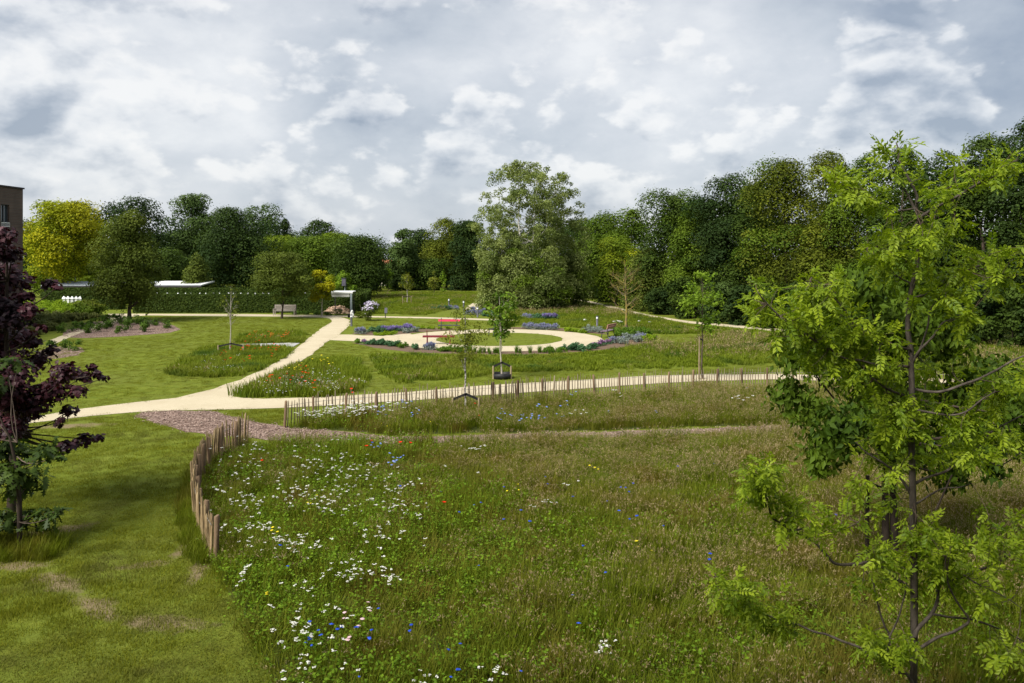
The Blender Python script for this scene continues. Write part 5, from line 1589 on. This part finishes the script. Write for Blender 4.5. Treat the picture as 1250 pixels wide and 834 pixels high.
def flower_mesh(kind, seed):
    rng = np.random.default_rng(seed)
    hmean, nh, spread, rad, mat, dome = {
        'yarrow': (.55, rng.integers(1, 4), .10, .026, 'white_petal', .25), 'yarrowfar': (.55, rng.integers(2, 5), .18, .040, 'white_petal', .25),
        'cornflower': (.55, 1, .02, .030, 'blue_petal', .5), 'cornfar': (.55, 3, .12, .042, 'paleblue_petal', .5),
        'poppy': (.50, 1, .03, .048, 'red_petal', -.6), 'poppyfar': (.5, 2, .14, .058, 'red_petal', -.5), 'poppyorange': (.5, 2, .16, .058, 'orange_petal', -.5),
        'yellow': (.5, 3, .12, .030, 'yellow_petal', .4), 'pink': (.55, 2, .08, .045, 'pink_petal', .3), 'daisyfar': (.42, 4, .22, .045, 'white_petal', .3)}[kind]
    nh = int(nh)
    P = np.stack([rng.normal(size=nh) * spread, rng.normal(size=nh) * spread, hmean * (1 + .12 * rng.normal(size=nh))], 1)
    Pd, rd = [], []
    for p in P:
        if kind.startswith('yarrow'):
            for _ in range(5):
                Pd.append(p + rng.normal(size=3) * np.array([rad * .8, rad * .8, .006]))
                rd.append(rad * rng.uniform(.45, .75))
        else:
            Pd.append(p)
            rd.append(rad * rng.uniform(.8, 1.15))
    V, F = disc(np.array(Pd), rd, 7 if kind[:4] != 'corn' else 9, seed, dome, .12 if kind[:4] != 'corn' else .35)
    b = MB()
    for p in P:
        b.tube([(p[0] * .5, p[1] * .5, 0), (p[0] * .8, p[1] * .8, p[2] * .6), (p[0], p[1], p[2] - .005)], [.0045, .004, .003], 4, cap=False)
    sv = np.concatenate(b.v)
    sq = np.array(b.p[4]) + len(V)
    return np_mesh('flower', np.concatenate([V, sv]), [F, sq], [M[mat], M['meadow']], np.concatenate([rng.random(len(F)), np.full(len(sq), .5)]), np.concatenate([np.zeros(len(F)), np.ones(len(sq))]))


FP = {}


def flowers(kind, name, label, group, pts, s=1.0, cat='flower'):
    if kind not in FP:
        FP[kind] = [flower_mesh(kind, 70 + i) for i in range(7 if kind == 'yarrow' else 4)]
    for (x, y) in pts:
        o = link(name, FP[kind][RNG.integers(len(FP[kind]))])
        o.location = (x, y, 0)
        o.rotation_euler = (RNG.normal() * .06, RNG.normal() * .06, RNG.random() * 6.28)
        sc = s * RNG.uniform(.8, 1.2)
        o.scale = (sc, sc, sc * RNG.uniform(.85, 1.15))
        tag(o, label, cat, group)


def gh(px, py, h=.55):
    """ground point under a flower head of height h seen at the pixel"""
    d = F_PX * (EYE - h) / (py - HZ)
    return ((px - CX) / F_PX * d, d)


def drift(cx, cy, rx, ry, n, h=.55, poly=None):
    out = []
    for _ in range(n * 4):
        a = RNG.normal(size=2) * .68
        if abs(a[0]) > 1.5 or abs(a[1]) > 1.5:
            continue
        p = gh(cx + a[0] * rx, cy + a[1] * ry, h)
        if poly is not None and not inside(np.array(poly), np.array([p[0]]), np.array([p[1]]))[0]:
            continue
        out.append(p)
        if len(out) == n:
            break
    return out


MF = meadow_front
yp = []
for (cx, cy, rx, ry, n) in [(300, 552, 30, 14, 14), (345, 560, 40, 16, 16), (400, 560, 40, 14, 18), (430, 570, 40, 10, 18), (390, 582, 40, 8, 12), (290, 590, 30, 18, 14), (350, 600, 36, 10, 15), (290, 605, 22, 10, 8), (365, 597, 20, 6, 8), (400, 615, 36, 8, 12), (300, 635, 30, 10, 14),
                            (340, 655, 34, 10, 20), (370, 662, 20, 6, 8), (430, 600, 30, 8, 6), (480, 590, 24, 10, 12), (500, 615, 26, 10, 10), (460, 650, 36, 14, 12), (480, 610, 26, 8, 6), (440, 690, 36, 10, 14), (480, 695, 24, 5, 6), (415, 690, 22, 10, 6), (290, 690, 16, 14, 5),
                            (340, 720, 26, 10, 5), (330, 765, 30, 18, 4), (360, 775, 24, 14, 4), (400, 775, 24, 14, 4), (375, 805, 40, 16, 5), (335, 815, 20, 8, 2), (420, 760, 16, 8, 2), (385, 740, 50, 18, 5), (430, 575, 60, 20, 14), (350, 625, 60, 20, 14), (460, 560, 20, 10, 6), (500, 560, 20, 10, 4), (520, 600, 14, 10, 4)]:
    yp += drift(cx, cy, rx, ry, n, .55, MF)
yp = yp[:292]
flowers('yarrow', 'yarrow', 'white flat topped yarrow in the flower meadow beside the curved picket fence', 'white yarrow of the front meadow', yp, .86)
yb = []
for (cx, cy, rx, ry, n) in [(420, 495, 36, 8, 26), (390, 505, 26, 8, 12), (450, 497, 24, 6, 10), (360, 500, 14, 8, 5), (480, 492, 20, 6, 6), (404, 515, 12, 3, 3), (555, 515, 12, 3, 2), (706, 503, 6, 2, 2), (750, 477, 6, 2, 2), (905, 490, 8, 2, 2)]:
    yb += drift(cx, cy, rx, ry, n, .5, meadow_back)
flowers('yarrowfar', 'yarrow', 'white flowering yarrow in the back meadow behind the long picket fence', 'white yarrow of the back meadow', yb, .9)
flowers('yarrowfar', 'yarrow', 'white flowering yarrow in the thin patches out in the middle of the meadow', 'white yarrow patches in mid meadow', [gh(*p) for p in [(577, 537), (584, 538), (590, 536), (570, 539), (450, 527), (440, 529), (470, 530), (427, 528), (410, 531), (673, 604), (665, 602), (656, 608), (740, 768), (734, 773), (600, 800), (592, 803), (525, 804), (517, 808), (744, 766), (582, 568), (697, 581), (545, 560)]], .62)
flowers('cornflower', 'cornflower', 'deep blue cornflower near the bottom of the flower meadow', 'blue cornflowers at the bottom of the meadow',
        [gh(*p) for p in [(377, 756), (391, 757), (404, 756), (380, 766), (376, 768), (394, 764), (411, 766), (386, 786), (439, 764), (451, 763), (450, 766), (458, 751), (505, 763), (501, 783), (352, 698), (442, 810), (546, 817), (559, 811), (560, 832), (637, 809), (707, 755), (560, 780), (548, 776), (415, 760), (372, 770)]], .95)
flowers('cornflower', 'cornflower', 'blue cornflower scattered in the brown grass of the mid meadow', 'blue cornflowers in the mid meadow',
        [gh(*p) for p in [(665, 585), (667, 588), (615, 601), (636, 617), (644, 631), (612, 633), (763, 592), (768, 595), (772, 594), (760, 599), (741, 605), (757, 616), (779, 625), (769, 629), (812, 637), (712, 657), (737, 695), (864, 669), (868, 674), (581, 614), (563, 633), (585, 674), (1019, 621), (488, 602), (456, 548), (540, 590), (872, 557), (830, 575), (700, 600), (588, 622), (345, 661), (700, 720)]], 1.0)
flowers('cornfar', 'cornflower', 'blue flower group at the rear of the flower meadow', 'blue flowers at the rear of the meadow',
        [gh(*p) for p in [(460, 540), (463, 539), (481, 553), (485, 556), (479, 558), (487, 551), (466, 497), (468, 499), (463, 501), (492, 491), (508, 500), (505, 501), (495, 493), (648, 503), (652, 506), (662, 506), (640, 500), (658, 498), (690, 492), (684, 500), (622, 502), (612, 507), (636, 508), (612, 497), (745, 497), (700, 478), (917, 468), (938, 485), (800, 495), (1148, 531), (1140, 535), (1226, 545)]], .85)
flowers('poppy', 'poppy', 'red poppy in the flower meadow near the back', 'red poppies in the meadow', [gh(*p) for p in [(490, 541), (499, 539), (448, 540), (453, 539), (582, 499), (585, 500), (320, 553), (543, 605)]], 1.1)
flowers('yellow', 'yellow_daisy', 'small yellow flower in the meadow', 'yellow flowers in the meadow', [gh(*p) for p in [(470, 511), (527, 510), (378, 610), (781, 661), (631, 590), (728, 571), (345, 648), (327, 713)]], .9)
flowers('pink', 'pink_yarrow', 'pale pink flower head among the blue cornflowers', 'pale pink flowers near the bottom of the meadow', [gh(*p) for p in [(431, 740), (442, 740), (440, 746), (428, 774)]], .8)
# poppy beds
bed_a = gp([(289, 420), (297, 411), (320, 407), (355, 406.5), (372, 409), (366, 418.8), (350, 418.8)])
bed_b = gp([(205, 458), (225, 440), (250, 426), (270, 422), (300, 424.5), (340, 424.5), (356, 425.5), (345, 437), (318, 450), (290, 459), (250, 461)])
isl = gp([(287, 483.5), (300, 478), (325, 467), (350, 453.5), (368, 445), (400, 437.5), (430, 439), (447, 452), (445, 470), (430, 479), (400, 484.5), (330, 486.5), (296, 486)])
flowers('poppyorange', 'poppy', 'orange red poppy in the poppy bed behind the young whitish trunk', 'orange poppies of the upper bed', drift(330, 408, 40, 4, 22, .5, bed_a), .9)
flowers('poppyfar', 'poppy', 'red poppy in the lower poppy bed around the whitish trunk', 'red poppies of the lower bed', drift(318, 424, 36, 8, 15, .5, bed_b) + drift(285, 428, 36, 10, 8, .5, bed_b), 1.0)
flowers('daisyfar', 'ox_eye_daisy', 'white daisy in the lower poppy bed on the left lawn', 'white daisies of the lower poppy bed', drift(255, 445, 40, 12, 22, .42, bed_b), .55)
flowers('poppyfar', 'poppy', 'red poppy in the triangular flower bed at the fork of the sand path', 'red poppies at the fork', [gh(*p, .5) for p in [(381, 459), (368, 461.5), (368, 463), (388, 463), (375, 458), (327, 459), (331, 458.5), (330, 462), (350, 452), (357, 457), (360, 467), (383, 469), (376, 446), (371, 456), (428, 474), (335, 462), (365, 449)]], .95)
flowers('yellow', 'yellow_daisy', 'yellow flower group in the triangular flower bed at the fork', 'yellow flowers at the fork', [gh(*p, .5) for p in [(362, 451.5), (366, 452), (369, 454), (362, 455), (372, 452), (394, 447), (398, 449), (392, 450)]], 1.5)
flowers('daisyfar', 'ox_eye_daisy', 'white daisy in the triangular flower bed at the fork of the sand path', 'white daisies at the fork', drift(400, 460, 38, 12, 46, .45, isl) + drift(350, 464, 36, 8, 18, .45, isl) + drift(330, 470, 24, 8, 12, .45, isl), .72)

# ================================================================== GRASS
mats3 = [M['meadow'], M['seed'], M['forb']]
t_meadow = [tuft(500 + i, 64, .26, .22, .58, .011, .55, [M['meadow']]) for i in range(4)]
t_seed = [tuft(520 + i, 46, .26, .30, .62, .008, .5, mats3[:2], heads=24, headsize=.040) for i in range(4)]
t_forb = [tuft(540 + i, 30, .24, .18, .42, .011, .6, mats3, forb=30, forbsize=.052) for i in range(4)]
t_lawn = [tuft(560 + i, 46, .20, .025, .075, .008, .8, [M['lawnblade']]) for i in range(4)]
t_rough = [tuft(580 + i, 55, .38, .14, .36, .028, .6, [M['rough']]) for i in range(4)]
t_roughs = [tuft(600 + i, 34, .38, .18, .42, .022, .6, [M['rough'], M['seed']], heads=9, headsize=.085) for i in range(3)]


def fbm2(x, y, s, seed):
    r = np.random.default_rng(seed)
    v = 0
    for o in range(4):
        a = r.random(6) * 6.28
        k = s * 2 ** o
        v = v + (np.sin(x * k * math.cos(a[0]) + y * k * math.sin(a[0]) + a[1]) + np.sin(x * k * math.cos(a[2]) + y * k * math.sin(a[2]) + a[3]) + np.sin(x * k * math.cos(a[4]) * .8 - y * k * math.sin(a[4]) + a[5])) / 3 / 1.6 ** o
    return v


def do_scatter(name, pts, src, label, cat, smin=.8, smax=1.2, z=.0, zs=None):
    n = len(pts)
    s = RNG.uniform(smin, smax, n)
    sc = np.stack([s, s, s * (zs if zs is not None else 1.) * RNG.uniform(.8, 1.2, n)], 1)
    return scatter(name, pts, z, sc, src, label, cat)


near = fill([meadow_front], 26, 9.0, 19)
mid = fill([meadow_front], 17, 19, 40)
back = fill([meadow_back], 16)
allp = np.concatenate([near, mid, back])
isback = np.arange(len(allp)) >= len(near) + len(mid)
x, y = allp[:, 0], allp[:, 1]
# tan seeding grass grows to the right and the rear, leafy herbs to the left
pxs = CX + x / y * F_PX
e = fbm2(x, y, .35, 1)
g = np.clip((pxs - 470) / 260, 0, 1) * .55 + .38 * e + .35 * np.exp(-((pxs - 780) / 170) ** 2 - ((y - 23.5) / 3.5) ** 2) + np.where(isback, .15, 0) + np.clip((y - 17) / 12, 0, 1) * np.clip((pxs - 430) / 200, 0, 1) * .25
seedp = np.clip(g, .04, .92)
u = RNG.random(len(allp))
k_seed = u < seedp * .7
k_forb = (~k_seed) & (RNG.random(len(allp)) < np.clip(.62 - 1.15 * g, .01, .6))
k_grass = ~(k_seed | k_forb)
hvar = .85 + .3 * fbm2(x, y, .6, 5)
do_scatter('meadow_grass', allp[k_grass], t_meadow, 'tall green meadow grass inside the picket fences', 'grass', zs=hvar[k_grass])
do_scatter('seeding_grass', allp[k_seed], t_seed, 'tall grass with tan seed heads in the right and rear of the meadow', 'grass', zs=hvar[k_seed])
do_scatter('meadow_herbs', allp[k_forb], t_forb, 'leafy green herbs among the white yarrow of the meadow', 'herbs', zs=hvar[k_forb])

# mown lawns
paths_now = [main_left + main_right + fork]
lawn_front = gp([(-260, 548), (33, 519), (109, 510), (169, 505), (172, 509), (190, 518), (225, 529), (262, 534), (296, 538), (268, 556), (247, 574), (236, 595), (232, 618), (234, 640), (243, 662), (260, 691), (283, 715), (303, 750), (328, 810), (356, 880)]) + [(-2, 8.0), (-10, 8.0), (-18, 14)]
BARE = [(*G(px, py), rx, ry, R(rot)) for (px, py, rx, ry, rot) in ((72, 710, .8, .30, -35), (118, 742, .8, .26, -38), (60, 650, 1.0, .36, 35), (15, 690, .8, .28, -10), (85, 520, 1.5, .4, 10), (245, 690, .2, 1.1, 10), (240, 655, .16, 1.4, 0))]


def thin(p, keep=.32):
    k = np.ones(len(p), bool)
    for (bx_, by_, rx, ry, a_) in BARE:
        dx, dy = p[:, 0] - bx_, p[:, 1] - by_
        u_, v_ = (dx * math.cos(a_) + dy * math.sin(a_)) / rx, (-dx * math.sin(a_) + dy * math.cos(a_)) / ry
        k &= ~((np.hypot(u_, v_) + .35 * fbm2(p[:, 0], p[:, 1], 3., 4) < .95) & (RNG.random(len(p)) > keep))
    return p[k]


lf = thin(fill([lawn_front], 62, 9, 20))
lm = thin(fill([lawn_front], 30, 20, 40))
gap = fill([gp([(256, 501.5), (340, 499.5), (346, 500), (346, 519), (320, 517), (285, 510)])], 40)
lawn_left = gp([(-220, 532), (22, 511), (87, 499), (163, 490), (218, 484.5), (261, 473), (294, 462), (320, 450.5), (344, 437.5), (360, 425), (378, 410.5), (390, 401), (401, 394.5), (402, 391.4), (392, 388.8), (360, 388), (250, 387), (180, 386.4), (164, 388), (200, 390.5), (222, 399), (221, 405), (205, 409.5), (140, 414), (76, 415), (60, 425), (-100, 440)])
ll = fill([lawn_left], 12, holes=[bed_a, bed_b])
lawn_mid = gp([(402.4, 417), (391, 425), (380, 434), (370, 442), (430, 437), (450, 450), (450, 472), (430, 481), (468, 479.5), (535, 474), (601, 468.5), (657, 465.5), (730, 461.5), (794, 457.5), (866, 456), (950, 455.5), (950, 445), (860, 450), (740, 453), (620, 455), (560, 464), (490, 470), (465, 458), (448, 433), (470, 430), (440, 421)])
lmid = fill([lawn_mid], 12)
lw_b = fill([gp([(432, 398), (432, 390), (600, 393), (600, 399), (545, 399), (500, 400.5), (440, 402)]), ring_pts(RI)], 8)
lw_c = fill([gp([(803, 410), (850, 409), (840, 420), (806, 419)])], 9)
ed_ = []
for poly in (main_left + main_right + fork, ring_pts(RO), ring_pts(RI)):
    a_ = np.array(poly + poly[:1])
    for p_, q_ in zip(a_[:-1], a_[1:]):
        k_ = int(np.linalg.norm(q_ - p_) * 3.2)
        if k_ and p_[1] < 75:
            ed_.append(p_ + (q_ - p_) * RNG.random((k_, 1)) + RNG.normal(size=(k_, 2)) * .10)
ed_ = np.concatenate(ed_)
do_scatter('path_edge_grass', ed_, t_lawn, 'ragged short grass along the edges of the sand paths', 'grass', .6, 1.1)
do_scatter('lawn_grass', np.concatenate([lf, lm, gap, ll, lmid, lw_b, lw_c]), t_lawn, 'short mown green grass of the lawns', 'grass', .8, 1.25, zs=np.concatenate([np.clip(1 + .5 * fbm2(lf[:, 0], lf[:, 1], .9, 8), .6, 1.7), np.full(len(lm), 1.1), np.full(len(gap), 1.2), np.full(len(ll), .9), np.full(len(lmid), 1.), np.full(len(lw_b), 1.), np.full(len(lw_c), 1.)]))
# tall grass round the oak foot, along the fence foot
oakfoot = fill([[(ox - 1.6, oy - .6), (ox + .75, oy - .5), (ox + .85, oy + .5), (ox - 1.6, oy + .8)]], 40)
edge = np.array([p + RNG.normal(size=2) * .10 + np.array([-.12, 0]) for p in c_near for _ in range(3)])
do_scatter('edge_grass', np.concatenate([oakfoot, edge]), t_meadow, 'uncut taller grass at the foot of the oak sapling and of the curved fence', 'grass', .6, .9)
# rough grass further off
rgA = gp([(455, 434), (500, 433.5), (560, 434.5), (620, 435), (690, 433), (740, 429), (785, 423.5), (806, 421), (845, 422), (860, 410), (945, 406), (1010, 411), (1110, 420), (1270, 442), (1270, 460), (1100, 452), (950, 444), (860, 448), (740, 452), (620, 454), (560, 462), (490, 468), (470, 456)])
rgB = gp([(600, 394), (640, 392), (700, 380), (745, 379), (793, 388.5), (840, 396.5), (940, 406), (845, 408), (803, 408), (750, 406), (735, 402.5), (690, 399.5), (640, 397.6), (600, 399)])
rgC = gp([(447, 357), (600, 357), (600, 369.5), (577, 369.5), (560, 375), (520, 385), (448, 383)])
rgD = gp([(600, 374), (640, 378), (690, 366), (740, 376), (700, 380), (640, 390.5), (600, 389)])
rgE = gp([(955, 403), (1010, 410.5), (1110, 421), (1270, 443), (1270, 428), (1100, 412), (1000, 403)])
pa = fill([rgA], 9)
pb = fill([rgB, rgD, rgE], 7)
pc = fill([rgC], 4)
pi = fill([bed_b, bed_a], 11)
pj = fill([isl], 13)
allr = np.concatenate([pa, pb, pc, pi, pj])
er = fbm2(allr[:, 0], allr[:, 1], .25, 12)
hr = np.concatenate([np.full(len(pa), .95), np.full(len(pb), 1.), np.full(len(pc), .9), np.full(len(pi), 1.1), np.full(len(pj), 1.25)]) * (1 + .35 * er)
ks = RNG.random(len(allr)) < np.clip(.07 + .42 * er, .01, .45)
ks[-len(pi) - len(pj):] &= RNG.random(len(pi) + len(pj)) < .3
do_scatter('rough_grass', allr[~ks], t_rough, 'uneven uncut grass between the ring path, the woods and the fence', 'grass', zs=hr[~ks])
do_scatter('rough_seeding_grass', allr[ks], t_roughs, 'uncut grass with tan seed heads in the middle of the park', 'grass', zs=hr[ks])

# loose wood chips on the chip path
def chip_mesh(seed):
    rng = np.random.default_rng(seed)
    b = MB()
    for _ in range(16):
        s = rng.uniform(.03, .07)
        b.box((rng.normal() * .12, rng.normal() * .12, rng.uniform(.005, .035)), (s, s * .4, s * .18), rot=Matrix.Rotation(rng.normal() * .5, 4, 'X') @ Matrix.Rotation(rng.random() * 6.28, 4, 'Z'))
    return b.mesh('chips', M['chiploose'])


M['chiploose'] = leaf_mat('wood_chip_loose', (.13, .08, .065), (.42, .32, .27), 0, .9, .1)
chipzone = fill([gp([(168, 507), (180, 503), (245, 502.3), (262, 503.5), (285, 511.5), (310, 516.5), (345, 521.5), (345, 537), (300, 534), (262, 531), (225, 526), (190, 516)])], 26)
chipzone2 = fill([gp([(345, 522), (420, 528), (480, 535), (620, 531), (760, 527), (850, 524), (970, 520.5), (1120, 520), (1300, 517), (1300, 522), (1120, 525), (970, 528.5), (850, 530), (760, 533), (620, 537), (480, 542), (345, 538)])], 20)
chip3 = fill([gp([(78, 408), (110, 395), (150, 391.5), (190, 393), (214, 400), (205, 405.5), (140, 410.5), (80, 411.5)])], 5)
do_scatter('loose_wood_chips', np.concatenate([chipzone, chipzone2, chip3]), [chip_mesh(i) for i in range(3)], 'loose pinkish brown wood chips of the chip path and the tree bed', 'wood chips', .8, 1.3)

# ================================================================== SKY, SUN, CAMERA
w = bpy.data.worlds.new('World')
SC.world = w
w.use_nodes = True
nt = w.node_tree
nt.nodes.clear()
out = nt.nodes.new('ShaderNodeOutputWorld')
bg = N(nt, 'ShaderNodeBackground', ins={'Strength': .1})
SUN = Vector((-.54, -.50, .80)).normalized()
sky = N(nt, 'ShaderNodeTexSky', sky_type='NISHITA', sun_disc=False, sun_elevation=math.asin(SUN.z), sun_rotation=math.atan2(SUN.x, SUN.y), altitude=0., air_density=1., dust_density=1.5, ozone_density=1.)
tc = N(nt, 'ShaderNodeTexCoord')
sp = N(nt, 'ShaderNodeSeparateXYZ')
nt.links.new(tc.outputs['Generated'], sp.inputs[0])
vs = N(nt, 'ShaderNodeVectorMath', operation='MULTIPLY')
nt.links.new(tc.outputs['Generated'], vs.inputs[0])
vs.inputs[1].default_value = (1., 1., 1.75)


def shifted(off, seed=(0, 0, 0)):
    mp = N(nt, 'ShaderNodeMapping', ins={'Location': (seed[0], seed[1], seed[2] + off)})
    nt.links.new(vs.outputs[0], mp.inputs[0])
    return mp.outputs[0]


def layer(off, scale, detail=8, rough=.55, dist=0., seed=(0, 0, 0)):
    return noise(nt, scale, detail, rough, shifted(off, seed), dist).outputs[0]


def puffs(off, scale, seed):
    """cauliflower heads: folded turbulence"""
    n = layer(off, scale, 5, .5, 0., seed)
    return mathn(nt, 'MULTIPLY', mathn(nt, 'ABSOLUTE', mathn(nt, 'SUBTRACT', n, .5)), 3.2)


S0, S1 = (2.2, 5.1, 1.), (4.1, .7, 3.)


def height(off):
    return mathn(nt, 'ADD', mathn(nt, 'MULTIPLY', layer(off, 4.6, 9, .55, 0., S0), .80), mathn(nt, 'MULTIPLY', puffs(off, 9., S1), .22))


H1, H2 = height(0), height(.035)
DECK = layer(0, 2.4, 8, .55, 0., (9.1, 4.4, 2.6))
relief = mathn(nt, 'MULTIPLY', mathn(nt, 'SUBTRACT', H1, H2), 3.0)
mask = N(nt, 'ShaderNodeMapRange', interpolation_type='SMOOTHSTEP', ins={'From Min': .415, 'From Max': .485, 'To Min': 0., 'To Max': .9})
nt.links.new(H1, mask.inputs[0])
K = 3.75
deck = ramp(nt, [(.37, [c * K for c in (.92, .935, .95)]), (.46, [c * K for c in (.72, .755, .805)]), (.54, [c * K for c in (.59, .64, .705)]), (.66, [c * K for c in (.36, .42, .515)])], DECK)
tone = mathn(nt, 'ADD', relief, mathn(nt, 'ADD', mathn(nt, 'MULTIPLY', mathn(nt, 'SUBTRACT', H1, .50), -2.2), mathn(nt, 'MULTIPLY', mathn(nt, 'SUBTRACT', DECK, .5), -1.6)))
cum = ramp(nt, [(.0, [c * K for c in (.35, .41, .50)]), (.28, [c * K for c in (.52, .57, .645)]), (.50, [c * K for c in (.69, .725, .775)]), (.70, [c * K for c in (.85, .87, .895)]), (1., [c * K for c in (.98, .98, .975)])], maprange(nt, tone, -.34, .30))
col = mixc(nt, mask.outputs[0], deck.outputs[0], cum.outputs[0])
col = mixc(nt, .94, sky.outputs[0], col)
hz = maprange(nt, sp.outputs[2], .0, .12, .35, 0.)
col = mixc(nt, hz, col, [c * K for c in (.70, .745, .80)])
nt.links.new(col, bg.inputs[0])
nt.links.new(bg.outputs[0], out.inputs[0])

sl = bpy.data.lights.new('Sun', 'SUN')
sl.energy = 2.9
sl.angle = R(30)
sl.color = (1., .95, .86)
so = bpy.data.objects.new('sun', sl)
COL.objects.link(so)
so.location = (-20, -10, 40)
so.rotation_euler = SUN.to_track_quat('Z', 'Y').to_euler()

cam = bpy.data.cameras.new('Camera')
cam.sensor_width = 36.
cam.lens = 36. * F_PX / 1250.
cam.shift_y = -(417. - HZ) / 1250.
cam.clip_end = 3000
co = bpy.data.objects.new('camera', cam)
COL.objects.link(co)
co.location = (0, 0, EYE)
co.rotation_euler = (R(90), 0, 0)
SC.camera = co
SC.view_settings.view_transform = 'Standard'
SC.view_settings.look = 'None'
SC.view_settings.exposure = 1.34
SC.view_settings.gamma = 1.0
SC.view_settings.use_curve_mapping = False
SC.cycles.max_bounces = 6
SC.cycles.diffuse_bounces = 4
SC.cycles.glossy_bounces = 2
SC.cycles.transmission_bounces = 3
SC.cycles.use_denoising = True
